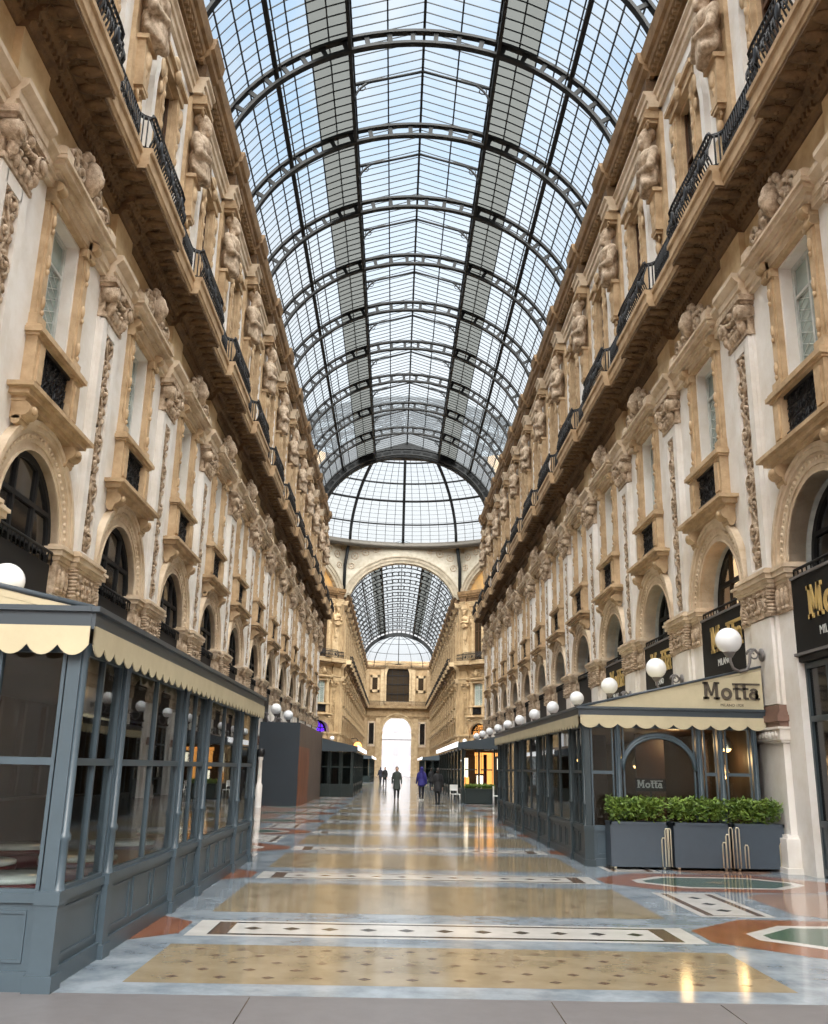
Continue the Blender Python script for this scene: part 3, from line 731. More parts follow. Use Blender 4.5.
def girder(x, y0, y1):
    m = MB(); z = ep(x, 0)[1]
    m.box(x-.09, x+.09, y0, y1, z+.28, z+.42); m.box(x-.07, x+.07, y0, y1, z-.34, z-.22)
    n = round((y1-y0)/.66)
    for i in range(n):
        a = y0+(y1-y0)*i/n; b = y0+(y1-y0)*(i+1)/n; m.box(x-.05, x+.05, a-.03, a+.03, z-.3, z+.3)
        m.add([(x-.03, a, z-.24), (x+.03, a, z-.24), (x+.03, a+.06, z-.28), (x-.03, a+.06, z-.28), (x-.03, b, z+.3), (x+.03, b, z+.3), (x+.03, b+.06, z+.26), (x-.03, b+.06, z+.26)], [(0,1,5,4), (1,2,6,5), (2,3,7,6), (3,0,4,7)])
        m.box(x-.02, x+.02, a, b, z-.1, z+.12)
    return m
def purlin(x, y0, y1):
    m = MB(); a = ep(x, .18); m.box(a[0]-.05, a[0]+.05, y0, y1, a[1]-.06, a[1]+.06)
    a = ep(x, -.12); m.box(a[0]-.025, a[0]+.025, y0, y1, a[1]-.03, a[1]+.03); return m
for s in (-1, 1):
    w = 'planter side' if s > 0 else 'side opposite the planters'
    tag(girder(s*XG, -4.0, YE).build('roof_girder', 'roofiron'), f'long black lattice girder under the near vault lantern, {w}', 'girder', 'roof girders')
    tag(girder(s*XG, YN+.6, 187).build('roof_girder', 'roofiron'), f'long black lattice girder under the far vault lantern, {w}', 'girder', 'roof girders')
    tag(purlin(s*5.35, -4.0, YE).build('roof_purlin', 'roofiron'), f'slender black roof purlin halfway up the near vault, {w}', 'purlin', 'roof purlins')
    tag(purlin(s*5.35, YN+.6, 187).build('roof_purlin', 'roofiron'), f'slender black roof purlin halfway up the far vault, {w}', 'purlin', 'roof purlins')
P_rib = proto_rib(); FLAT['rib'] = P_rib.data
for k in range(0, 12):
    o = tag(inst(P_rib, 'rib', 'roof_rib', False), f'black iron arch rib with rounded openings across the near vault, {ORD[k]} from the entrance', 'roof rib', 'roof ribs of the near vault')
    o.location = (0, PK(k), 0)
for k in range(0, 15):
    o = tag(inst(P_rib, 'rib', 'roof_rib', True), f'dark iron arch rib across the far vault, {ORD[k]} from the dome', 'roof rib', 'roof ribs of the far vault')
    o.location = (0, YN+1+k*S, 0)
def proto_truss():
    r = empty('lantern_truss'); m = MB(); zb = ep(XG, 0)[1]
    for s in (-1, 1): m.tube([(s*XG, 0, zb+.42), (0, 0, 29.05)], .06, 5)
    m.build('rafter', 'roofiron', r)
    for s in (-1, 1):
        m = MB(); pts = []
        for i in range(9):
            a = PI/2*i/8; pts.append((s*(XG-.05-1.35*(1-math.cos(a))), 0, zb-.35+1.15*math.sin(a)))
        m.tube(pts, .05, 5); m.tube([(s*(XG-.32)+.15*math.cos(2*PI*i/10), 0, zb+.32+.15*math.sin(2*PI*i/10)) for i in range(10)], .025, 4, closed=True)
        m.build('spandrel_bracket', 'roofiron', r)
    return r
P_tr = proto_truss(); FLAT['truss'] = flatten(P_tr, 'lantern_truss')
for j in range(1, NB):
    o = tag(inst(P_tr, 'truss', 'lantern_truss', j > 6), f'thin black gable truss with curved brackets in the roof lantern, {ORD[j-1]} from the entrance', 'truss', 'lantern trusses')
    o.location = (0, BJ(j), 0)
# end arch of the near vault
m = MB(); n = 60
for i in range(n):
    t, u = PI*i/n, PI*(i+1)/n
    m.ext([et(t, -.45), et(t, 2.0), et(u, 2.0), et(u, -.45)], lambda p: (p[0], YE-.35, p[1]), lambda p: (p[0], YE+.1, p[1]))
tag(m.build('end_arch', 'roofiron'), 'thick dark iron arch ending the near vault in front of the dome', 'arch')
# parapet walls between cornice and vault glass
for s, nm in ((-1, 'wall_left_parapet'), (1, 'wall_right_parapet')):
    for a, b in ((-4.0, YE), (YN, YF)):
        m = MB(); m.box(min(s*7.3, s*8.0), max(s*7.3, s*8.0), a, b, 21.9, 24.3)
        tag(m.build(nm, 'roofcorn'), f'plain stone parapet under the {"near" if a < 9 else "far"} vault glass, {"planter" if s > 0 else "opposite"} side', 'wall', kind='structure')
# ------------------------------------------------------------------ octagonal crossing and dome
OC = (0, 94.0); RA = 17.3
def frame_at(P, phi): return lambda p: (P[0]+p[0]*math.cos(phi)-p[1]*math.sin(phi), P[1]+p[0]*math.sin(phi)+p[1]*math.cos(phi), p[2])
HL = 7.2
diag = {-1: -PI/4, 1: -3*PI/4}
ARX, ARS, ARB = 6.55, 20.5, 5.6
def arch_wall(m, hole, z0=22.0, z1=28.3, t=-.9, n=28):
    """upper wall of one octagon side with a round-headed opening, local frame"""
    for i in range(n):
        a, b = PI*i/n, PI*(i+1)/n
        pts = []
        for q in (a, b): pts.append((ARX*math.cos(q), max(z0, ARS+ARB*math.sin(q))))
        if hole: m.ext_x([pts[0], (pts[0][0], z1), (pts[1][0], z1), pts[1]], t, 0)
    for s in (-1, 1): m.box(t, 0, min(s*ARX, s*HL), max(s*ARX, s*HL), z0, z1)
def archivolt(m):
    n = 32
    for o0, o1, x in ((0, .35, .1), (.35, .75, .18), (.75, .9, .26)):
        for i in range(n):
            a, b = PI*i/n, PI*(i+1)/n
            f = lambda q, o: ((ARX+o)*math.cos(q), ARS+(ARB+o)*math.sin(q))
            if max(f(a, o1)[1], f(b, o1)[1]) < 22.3: continue
            m.ext_x([f(a, o0), f(a, o1), f(b, o1), f(b, o0)], -.5, x)
def spandrel(m):
    for s in (-1, 1):
        for y, z, r in ((4.6, 27.4, .42), (5.9, 26.9, .42), (3.3, 27.7, .3), (6.3, 25.6, .36), (6.75, 27.7, .25)):
            m.tube([(.05, s*y+r*math.cos(2*PI*i/14), z+r*math.sin(2*PI*i/14)) for i in range(14)], .05, 5, closed=True); m.ell((.05, s*y, z), (.06, .12, .12))
def oct_side(phi, name, label, hole):
    P = (OC[0]-RA*math.cos(phi), OC[1]-RA*math.sin(phi)); fn = frame_at(P, phi)
    w = tag(mbf(arch_wall, True).tr(fn).build(name, 'crossing'), label, 'wall', kind='structure')
    mbf(archivolt).tr(fn).build('archivolt', 'crossarch', w); mbf(spandrel).tr(fn).build('spandrel_roundel', 'carve', w)
    return w, fn, P
oct_side(-PI/2, 'wall_far_arch', 'stone arch opening from the crossing into the far arm', True)
tn_oct = 0
for s in (-1, 1):
    phi = diag[s]; nm = 'left' if s < 0 else 'right'; N = 'the diagonal crossing wall '+('on the planter side' if s > 0 else 'opposite the planters')
    w, fn, P = oct_side(phi, 'wall_diagonal_'+nm+'_upper', 'arched upper part of '+N, True)
    m = MB(); n = 24; pr = [(ARX*math.cos(PI*i/n), ARS+ARB*math.sin(PI*i/n)) for i in range(n+1)]
    m.ext_x(pr, -.6, -.45); m.tr(fn).build('mural', 'mural', w)
    bays = [-4.35, 0, 4.35]; pils = [-6.45, -2.175, 2.175, 6.45]
    tag(wall_run(bays, -HL, HL, 4.35).tr(fn).build('wall_diagonal_'+nm, 'goldst'), 'golden stone '+N[4:], 'wall', kind='structure')
    facade_trims(-HL, HL, pils, bays, fn, N, False)
    def at(o, y): o.location = (*fn((0, y, 0))[:2], 0); o.rotation_euler = (0, 0, phi); return o
    # number the bays from the far arm outwards; only those the photo shows get windows
    vis = (4.35,) if s < 0 else (-4.35,)
    for q, y in enumerate(vis):
        at(win(P_aw, 'window', 'gold', 'small round-arched window in '+N, 'window', 'diagonal wall windows'), y)
        at(win(P_rw, 'rwindow', 'gold', 'tall window with dark panel in '+N, 'window', 'diagonal wall windows'), y)
        at(win(P_uw, 'uwindow', 'gold', 'pale-framed upper window in '+N, 'window', 'diagonal wall windows'), y)
        at(tag(inst(P_ra, 'balcony_railing', 'balcony_railing', True), 'dark iron balcony railing on '+N, 'railing', 'crossing balcony railings'), y)
    for q, y in enumerate((6.15, 2.175) if s < 0 else (-6.15, -2.175)):
        at(tag(inst(P_pil, 'pilaster', 'pilaster', 'gold'), f'golden pilaster {"at the far corner" if q == 0 else "beside the window"} of {N}', 'pilaster', 'crossing pilasters'), y)
        at(tag(inst(P_st, 'herm_statue', 'herm_statue', 'gold'), f'upper herm figure {"at the far corner" if q == 0 else "beside the window"} of {N}', 'statue', 'crossing herm statues'), y)
    # near diagonal walls; unseen walls added across the side arms to block light
    P2 = (OC[0]+s*RA*.7071, OC[1]-RA*.7071); f2 = frame_at(P2, 3*PI/4 if s > 0 else PI/4)
    m = MB(); m.box(-.9, 0, -HL, HL, 0, 28.3); tag(m.tr(f2).build('wall_near_diagonal_'+nm, 'goldst'), 'plain near diagonal wall of the crossing, '+('planter' if s > 0 else 'opposite')+' side', 'wall', kind='structure')
    m = MB(); m.box(min(s*17.3, s*18.2), max(s*17.3, s*18.2), 94-HL, 94+HL, 0, 28.3); tag(m.build('wall_side_'+nm, 'goldst'), 'added unseen wall blocking light from the side arm of the crossing, '+('planter' if s > 0 else 'opposite')+' side', 'wall', kind='structure')
def build_dome():
    r = empty('glass_dome', (0, 94, 28.6)); R = 17.1; H = 10.0
    tag(r, 'large glazed dome with dark iron ribs over the crossing', 'dome')
    def sp(th, ph, o=0): return ((R+o)*math.cos(ph)*math.sin(th), (R+o)*math.cos(ph)*math.cos(th), (H+o)*math.sin(ph))
    g = MB(); n = 64; k = 14
    for i in range(n):
        for j in range(k):
            a, b = 2*PI*i/n, 2*PI*(i+1)/n; p, q = PI/2*j/k*.97, PI/2*(j+1)/k*.97
            g.add([sp(a, p, .2), sp(b, p, .2), sp(b, q, .2), sp(a, q, .2)], [(0,1,2,3)])
    g.build('dome_glass', 'roofglass', r)
    m = MB()
    for i in range(96):
        if i % 6 == 0: continue
        th = 2*PI*i/96; m.tube([sp(th, PI/2*j/12*.95, .12) for j in range(13)], .028, 4)
    for j in range(1, 30):
        ph = PI/2*j/31*.97; m.tube([sp(2*PI*i/64, ph, .12) for i in range(64)], .022, 4, closed=True)
    m.build('glazing_bar', 'bar', r)
    for i in range(16):
        th = 2*PI*i/16; q = MB(); q.tube([sp(th, PI/2*j/16*.97, -.05) for j in range(17)], .17, 6); q.tube([sp(th, PI/2*j/16*.97, -.4) for j in range(17)], .08, 6)
        q.build('dome_rib', 'roofiron', r)
    for f, rad in ((.148, .10), (.329, .15), (.463, .10), (.622, .12), (.78, .10), (.9, .12)):
        q = MB(); q.tube([sp(2*PI*i/64, PI/2*f*.97, -.05) for i in range(64)], rad, 5, closed=True); q.build('ring_beam', 'roofiron', r)
    q = MB(); q.lathe([(17.3, -.75), (17.0, -.75), (16.8, -.5), (16.8, -.3), (16.95, -.2), (16.95, .05), (17.5, .05)], (0,0,0), 64); q.f = q.f[:-2]; q.mi = q.mi[:-2]; q.sm = q.sm[:-2]
    q.build('base_ring', 'bronze', r)
    q = MB(); ro = lambda t: 17.35/math.cos(((t+PI/8) % (PI/4))-PI/8)
    for i in range(64):
        a, b = 2*PI*i/64, 2*PI*(i+1)/64
        q.add([(17.2*math.sin(a), 17.2*math.cos(a), -.3), (17.2*math.sin(b), 17.2*math.cos(b), -.3), (ro(b)*math.sin(b), ro(b)*math.cos(b), -.3), (ro(a)*math.sin(a), ro(a)*math.cos(a), -.3)], [(0,1,2,3)])
    q.build('corner_soffit', 'lip', r)
    for i in range(8):
        th = PI/8+PI/4*i; q = MB(); x, y = 18.5*math.sin(th), 18.5*math.cos(th)
        q.tube([(x, y, -6.6), (x, y, -3), (17.4*math.sin(th), 17.4*math.cos(th), -.4)], .2, 6); q.build('corner_strut', 'roofiron', r)
build_dome()
# ------------------------------------------------------------------ far arm
NF = 16; SFp = (YF-YN)/NF
for side, fn, nm in ((-1, left, 'left'), (1, right, 'right')):
    N = FN[side]; bays = [YN+SFp*(i+.5) for i in range(NF)]; pils = [YN+SFp*i for i in range(NF+1)]
    tag(wall_run(bays, YN, YF, SFp).tr(fn).build('wall_far_'+nm, 'goldst'), 'golden stone wall, '+N, 'wall', kind='structure')
    facade_trims(YN, YF, pils, bays, fn, N, False)
    for i, y in enumerate(bays):
        q = ORD[i]
        place(win(P_aw, 'window', 'gold', f'round-arched window, {q} from the dome, {N}', 'window', 'arched windows of '+N), side, y)
        place(win(P_rw, 'rwindow', 'gold', f'tall window, {q} from the dome, {N}', 'window', 'tall windows of '+N), side, y)
        place(win(P_uw, 'uwindow', 'gold', f'upper window, {q} from the dome, {N}', 'window', 'upper windows of '+N), side, y)
        place(tag(inst(P_ra, 'balcony_railing', 'balcony_railing', True), f'dark balcony railing, {q} from the dome, {N}', 'railing', 'balcony railings of '+N), side, y+SFp/2)
    for i, y in enumerate(pils[:-1]):
        q = ORD[i]
        place(tag(inst(P_pil, 'pilaster', 'pilaster', 'gold'), f'golden pilaster, {q} from the dome, {N}', 'pilaster', 'pilasters of '+N), side, y+.8)
def end_wall():
    fn = frame_at((0, YF), -PI/2); m = MB(); hw, sp = 3.0, 8.9
    T = -.9
    for s in (-1, 1):
        lo, hi = sorted((s*hw, s*7.3)); m.box(T, 0, lo, hi, 0, 12.2)
        lo, hi = sorted((s*2.4, s*7.3)); m.box(T, 0, lo, hi, 14.0, 23.4)
    for i in range(20):
        a, b = PI*i/20, PI*(i+1)/20
        m.ext_x([(hw*math.cos(a), sp+hw*math.sin(a)), (hw*math.cos(a), 12.2), (hw*math.cos(b), 12.2), (hw*math.cos(b), sp+hw*math.sin(b))], T, 0)
        m.ext_x([(2.4*math.cos(a), 20.4+2.4*math.sin(a)), (2.4*math.cos(a), 23.4), (2.4*math.cos(b), 23.4), (2.4*math.cos(b), 20.4+2.4*math.sin(b))], T, 0)
    m.box(T, 0, -7.3, 7.3, 12.2, 14.0); m.box(T, 0, -2.4, 2.4, 14, 15.0)
    w = tag(m.tr(fn).build('wall_end', 'goldst'), 'stone end wall of the far arm with a tall arched exit', 'wall', kind='structure')
    m = MB(); m.arc(0, sp, hw, hw+.5, -.3, .2); m.arc(0, sp, hw+.5, hw+.75, -.3, .35)
    for s in (-1, 1): lo, hi = sorted((s*hw, s*(hw+.6))); m.box(-.3, .2, lo, hi, 0, sp); m.box(-.3, .4, lo-.1, hi+.1, sp-.4, sp)
    m.tr(fn).build('archivolt', 'goldlt', w)
    m = MB(); runs(m, SLAB, -7.2, 7.2, [], 0, 1); runs(m, ARCHI, -7.2, 7.2, [], 0, 1); m.tr(fn).build('balcony', 'goldst', w)
    m = MB(); runs(m, CORN, -7.2, 7.2, [], 0, 1); m.tr(fn).build('cornice', 'lip', w)
    for s in (-1, 1):
        for y in (3.9, 6.6): m = MB(); stack(m, 0, .45, .15, [(1, .1), (10.6, 0)]); m.tr(lambda p: (p[0], p[1]+s*y, p[2])); m.tr(fn).build('pilaster', 'goldlt', w)
        for y in (3.2, 6.5): m = MB(); m.box(-.2, .2, s*y-.4, s*y+.4, 14, 21.6); m.tr(fn).build('upper_pilaster', 'goldlt', w)
    m = MB(); y = -6.6
    m.tube([(.7, -6.9, 15.0), (.7, 6.9, 15.0)], .05, 5)
    while y < 6.8: m.box(.67, .73, y-.03, y+.03, 14.08, 15.0); y += .2
    m.tr(fn); tag(m.build('balcony_railing', 'iron'), 'dark iron railing across the end wall above the exit arch', 'railing')
    wn[0] += 1; r = tag(empty('window_%d' % wn[0]), 'large round-headed window above the exit arch of the end wall', 'window', kind='structure')
    m = MB(); m.ext_x([(2.4*math.cos(PI*i/16), 20.4+2.4*math.sin(PI*i/16)) for i in range(17)]+[(-2.4, 15), (2.4, 15)], -.5, -.47); m.tr(fn).build('pane', 'updark', r)
    m = MB()
    for y in (-1.2, 0, 1.2): m.box(-.46, -.36, y-.06, y+.06, 15, 22.0)
    for z in (16.6, 18.6, 20.4): m.box(-.46, -.36, -2.4, 2.4, z-.08, z+.08)
    m.tr(fn).build('frame', 'frameb', r)
    m = MB(); m.arc(0, 20.4, 2.4, 3.0, -.3, .2)
    for s in (-1, 1): lo, hi = sorted((s*2.4, s*2.9)); m.box(-.3, .2, lo, hi, 14.5, 20.4)
    m.tr(fn).build('archivolt', 'goldlt', r)
    for s in (-1, 1):
        wn[0] += 1; r = tag(empty('window_%d' % wn[0]), f'small framed upper window of the end wall, {"planter side" if s > 0 else "side opposite the planters"}', 'window', kind='structure')
        y = -s*4.8
        m = MB(); m.box(0, .05, y-.55, y+.55, 17.4, 19.9); m.tr(fn).build('pane', 'updark', r)
        m = MB()
        for a, b, c, d in ((-.95, -.55, 16.9, 20.4), (.55, .95, 16.9, 20.4), (-.95, .95, 16.9, 17.4), (-.95, .95, 19.9, 20.4)): m.box(-.1, .14, y+a, y+b, c, d)
        m.tr(fn).build('surround', 'goldlt', r)
        wn[0] += 1; r = tag(empty('window_%d' % wn[0]), f'narrow dark window beside the exit arch, {"planter side" if s > 0 else "side opposite the planters"}', 'window', kind='structure')
        y = -s*5.25
        m = MB(); m.box(0, .05, y-.5, y+.5, 6.4, 10.6); m.tr(fn).build('pane', 'dark', r)
        m = MB()
        for a, b, c, d in ((-.75, -.5, 6.1, 10.9), (.5, .75, 6.1, 10.9), (-.75, .75, 5.9, 6.4), (-.8, .8, 10.6, 11.0)): m.box(-.1, .12, y+a, y+b, c, d)
        m.tr(fn).build('surround', 'cream', r)
    # glazed half dome closing the far vault
    r = empty('end_half_dome', (0, 188, 21.9)); tag(r, 'small glazed half dome above the end wall of the far arm', 'dome')
    def sp2(a, p, o=0): return ((7.3+o)*math.cos(a)*math.cos(p), (6.9+o)*math.sin(a)*math.cos(p), (6.0+o)*math.sin(p))
    g = MB(); b = MB()
    for i in range(16):
        for j in range(8):
            a, c = PI*i/16, PI*(i+1)/16; p, q = PI/2*j/8, PI/2*(j+1)/8
            g.add([sp2(a, p), sp2(c, p), sp2(c, q), sp2(a, q)], [(0,1,2,3)])
    g.build('dome_glass', 'roofglass', r)
    for i in range(0, 17, 2): b.tube([sp2(PI*i/16, PI/2*j/10, -.1) for j in range(11)], .08 if i % 4 == 0 else .04, 5)
    for p in (.15, .5, .9, 1.2): b.tube([sp2(PI*i/20, p, -.1) for i in range(21)], .05, 5)
    b.build('dome_rib', 'roofiron', r)
    m = MB(); n = 32
    for i in range(n):
        t, u = PI*i/n, PI*(i+1)/n; f = lambda q, o: ((7.3+o)*math.cos(q), (6.0+o)*math.sin(q))
        m.ext([f(t, -.3), f(t, .4), f(u, .4), f(u, -.3)], lambda p: (p[0], -.3, p[1]), lambda p: (p[0], 0, p[1]))
    m.build('front_arch', 'roofiron', r)
end_wall()
# the entrance portal behind the camera and the square beyond it
m = MB(); hw, sp = 5.6, 13.0
for s in (-1, 1): lo, hi = sorted((s*hw, s*9.0)); m.box(lo, hi, -7.0, -4.0, 0, 29.5)
for i in range(24):
    a, b = PI*i/24, PI*(i+1)/24
    m.ext([(hw*math.cos(a), sp+hw*math.sin(a)), (hw*math.cos(a), 29.5), (hw*math.cos(b), 29.5), (hw*math.cos(b), sp+hw*math.sin(b))], lambda p: (p[0], -7.0, p[1]), lambda p: (p[0], -4.0, p[1]))
tag(m.build('wall_entrance', 'goldst'), 'tall arched entrance portal behind the viewpoint', 'wall', kind='structure')
m = MB(); m.box(-90, 90, -110, -96, -.1, 24); m.box(-120, 120, -112, -8.0, -.3, -.05)
tag(m.build('wall_square', 'redst'), 'shaded building row across the entrance square', 'wall', kind='structure')
# building on the square outside
r = empty('square_building', (0, 262, 0)); tag(r, 'pale building across the square seen through the exit arch', 'building')
m = MB(); m.box(-30, 30, 0, 12, 0, 20); m.box(-30, 30, -.3, 0, 9.4, 9.8); m.build('wall', 'pale', r)
m = MB()
for x in range(-24, 25, 4):
    for z in (1.0, 5.0, 11.2): m.box(x-.8, x+.8, -.06, 0, z, z+2.8)
m.build('window', 'paleglass', r)

# ------------------------------------------------------------------ kiosks
def glazed_side(root, A, d, n, stops, first=0, zt=2.62, dado=.68, rail=1.7, mull=(), skip_dado=(), paint='paint', arch=None, pillar_r=.055, glassm='kglass', diag=False):
    L = stops
    for i, s in enumerate(L):
        if i < first: continue
        m = MB(); m.obox(A, d, n, s-.09, s+.09, -.09, .09, 0, dado+.02); m.obox(A, d, n, s-.11, s+.11, -.11, .11, 0, .12); m.obox(A, d, n, s-.10, s+.10, -.10, .10, dado-.06, dado+.04)
        m.obox(A, d, n, s-.055, s+.055, -.07, .04, dado, zt)
        c = (A[0]+d[0]*s+n[0]*.05, A[1]+d[1]*s+n[1]*.05, 0)
        m.lathe([(.06, dado+.04), (.042, dado+.1), (.04, dado+.4), (.055, dado+.42), (.055, dado+.45), (.038, dado+.48), (.036, zt-.12), (.055, zt-.08), (.06, zt)], c, 10)
        m.build('post', paint, root)
    for i in range(len(L)-1):
        a, b = L[i]+.09, L[i+1]-.09
        m = MB(); m.obox(A, d, n, a, b, -.04, .03, 0, dado); m.obox(A, d, n, a, b, -.05, .06, 0, .14); m.obox(A, d, n, a, b, -.06, .06, dado-.05, dado+.02)
        k = max(1, round((b-a)/.75)); w = (b-a)/k
        for q in range(k):
            x0, x1 = a+w*q+.07, a+w*(q+1)-.07
            for (u0, u1, v0, v1) in ((x0, x1, .2, .225), (x0, x1, dado-.13, dado-.105), (x0, x0+.025, .225, dado-.13), (x1-.025, x1, .225, dado-.13)): m.obox(A, d, n, u0, u1, .02, .045, v0, v1)
        m.build('dado_panel', paint if not diag else paint, root)
        m = MB()
        if arch == i:
            c = (a+b)/2; R = (b-a)/2; pts = []
            for q in range(15):
                t = PI*q/14; s_ = c+R*math.cos(t); pts.append((A[0]+d[0]*s_, A[1]+d[1]*s_, zt-.82+.62*math.sin(t)))
            m.tube(pts, .05, 7); m.tube([(p[0]+n[0]*.03, p[1]+n[1]*.03, p[2]-.05) for p in pts], .03, 6)
        else:
            m.obox(A, d, n, a, b, -.03, .035, rail-.03, rail+.03)
        m.obox(A, d, n, a, b, -.03, .035, zt-.08, zt); m.obox(A, d, n, a, b, -.03, .03, dado, dado+.05)
        for u in (a, b-.03): m.obox(A, d, n, u, u+.03, -.028, .032, dado, zt)
        if i in mull: m.obox(A, d, n, (a+b)/2-.02, (a+b)/2+.02, -.025, .03, dado, zt)
        m.build('window_sash', paint, root)
        m = MB(); m.obox(A, d, n, a, b, -.004, .004, dado, zt-.02); m.build('window_pane', glassm, root)
def valance(root, A, B, n, z0, z1, pitch, amp=.085):
    L = math.hypot(B[0]-A[0], B[1]-A[1]); k = max(2, round(L/pitch)); m = MB(); N = k*8; d = ((B[0]-A[0])/L, (B[1]-A[1])/L); vs = []
    for t in (0, .012):
        for i in range(N+1):
            u = L*i/N; ph = (i % 8)/8.0; zz = z0-amp*(1-abs(2*ph-1)**2.2)+amp*.5
            vs.append((A[0]+d[0]*u+n[0]*t, A[1]+d[1]*u+n[1]*t, z1)); vs.append((A[0]+d[0]*u+n[0]*t, A[1]+d[1]*u+n[1]*t, zz))
    o = 2*(N+1); fs = []
    for i in range(N):
        p = 2*i; fs += [(p, p+1, p+3, p+2), (o+p, o+p+2, o+p+3, o+p+1), (p+1, o+p+1, o+p+3, p+3)]
    m.add(vs, fs); m.build('valance', 'awning', root)
def letters(txt, h):
    """bold slab lettering in the local (s, z) plane, origin bottom left; returns (polys, advance)"""
    P = []; x = 0
    def R(x0, x1, z0, z1): P.append([(x+x0*h, z0*h), (x+x1*h, z0*h), (x+x1*h, z1*h), (x+x0*h, z1*h)])
    def ring(cx, cz, r0x, r0z, r1x, r1z, a0=0, a1=2*PI, n=18):
        for i in range(n):
            a, b = a0+(a1-a0)*i/n, a0+(a1-a0)*(i+1)/n
            P.append([(x+(cx+r0x*math.cos(a))*h, (cz+r0z*math.sin(a))*h), (x+(cx+r1x*math.cos(a))*h, (cz+r1z*math.sin(a))*h), (x+(cx+r1x*math.cos(b))*h, (cz+r1z*math.sin(b))*h), (x+(cx+r0x*math.cos(b))*h, (cz+r0z*math.sin(b))*h)])
    for ch in txt:
        if ch == 'M':
            R(.08, .26, 0, 1); R(.72, .90, 0, 1); R(0, .36, 0, .13); R(.62, 1.0, 0, .13); R(0, .2, .87, 1); R(.8, 1.0, .87, 1)
            P.append([(x+.12*h, h), (x+.32*h, h), (x+.56*h, .2*h), (x+.44*h, .2*h)]); P.append([(x+.86*h, h), (x+.68*h, h), (x+.44*h, .2*h), (x+.56*h, .2*h)]); x += 1.06*h
        elif ch == 'o': ring(.33, .33, .15, .17, .33, .345); x += .72*h
        elif ch == 't':
            R(.12, .30, .04, .92); R(.2, .44, 0, .13); R(0, .46, .56, .68); x += .46*h
        elif ch == 'a':
            ring(.28, .24, .13, .11, .28, .25); R(.36, .54, .03, .5); R(.46, .64, 0, .12); ring(.30, .45, .1, .08, .25, .22, 0, PI*.9, 10); x += .68*h
    return P, x
def word(txt, h, bar=True):
    P, L = letters(txt, h)
    if bar: P.append([(1.75*h, .84*h), (L, .84*h), (L, .95*h), (1.75*h, .95*h)])
    return P, L
def lettering(root, name, txt, h, origin, d, n, mt, t=.012, bar=True, ital=0):
    P, L = word(txt, h, bar); m = MB()
    for p in P:
        m.ext(p, lambda q: (origin[0]+d[0]*q[0], origin[1]+d[1]*q[0], origin[2]+q[1]), lambda q: (origin[0]+d[0]*q[0]+n[0]*t, origin[1]+d[1]*q[0]+n[1]*t, origin[2]+q[1]))
    return m.build(name, mt, root), L
def small_text(root, name, txt, size, origin, d, n, mt):
    cu = bpy.data.curves.new(name, 'FONT'); cu.body = txt; cu.size = size; cu.extrude = .003
    o = bpy.data.objects.new(name+'_tmp', cu); C.objects.link(o); dg = bpy.context.evaluated_depsgraph_get(); dg.update()
    me = bpy.data.meshes.new_from_object(o.evaluated_get(dg)); bpy.data.objects.remove(o); bpy.data.curves.remove(cu)
    for v in me.vertices:
        a, b, c = v.co; v.co = (origin[0]+d[0]*a+n[0]*(c+.004), origin[1]+d[1]*a+n[1]*(c+.004), origin[2]+b)
    me.materials.clear(); me.materials.append(M[mt]); q = bpy.data.objects.new(name, me); C.objects.link(q); q.parent = root; return q
def kiosk_roof(root, xf, xb, y0, y1, z0, z1, fz=.15):
    """lean-to canvas roof from face line xf up to xb"""
    m = MB(); s = 1 if xb > xf else -1; o = .12
    m.ext_y([(xf-s*o, z0), (xb, z1), (xb, z1-.05), (xf-s*o+s*.05, z0-.05)], y0-o, y1+o); aw = m.build('awning', 'awning', root)
    m = MB(); a, b = sorted((xf-s*(o+.03), xf-s*(o-.03)))
    m.box(a, b, y0-o-.02, y1+o+.02, z0-fz, z0+.02); lo, hi = sorted((xf-s*o, xb)); m.box(lo, hi, y0-o-.03, y0-o+.03, z0-fz, z0+.02); m.box(lo, hi, y1+o-.03, y1+o+.03, z0-fz, z0+.02)
    a, b = sorted((xf-s*(o+.07), xf-s*(o-.03))); m.box(a, b, y0-o-.06, y1+o+.06, z0-.01, z0+.035); m.box(lo, hi, y0-o-.07, y0-o+.03, z0-.01, z0+.035)
    m.build('fascia', 'fascia', root)
    m = MB(); m.ext_y([(xf, z0-.02), (xb, z0-.02), (xb, z1-.06)], y0-o+.005, y0-o+.02); m.build('gable', 'awning', root)
    m = MB(); m.ext_y([(xf, z0-.02), (xb, z0-.02), (xb, z1-.06)], y1+o-.02, y1+o-.005); m.build('gable', 'awning', root)
    m = MB(); m.tube([(xf-s*o, y0-o-.005, z0+.03), (xb, y0-o-.005, z1+.01)], .025, 5); m.build('edge_trim', 'fascia', root)
    valance(aw, (xf-s*(o+.035), y0-o-.045), (xf-s*(o+.035), y1+o), (-s, 0), z0-.33, z0-fz+.02, .30); valance(aw, (xf-s*o, y0-o-.035), (xb, y0-o-.035), (0, -1), z0-.33, z0-fz+.02, .255 if s < 0 else .36)
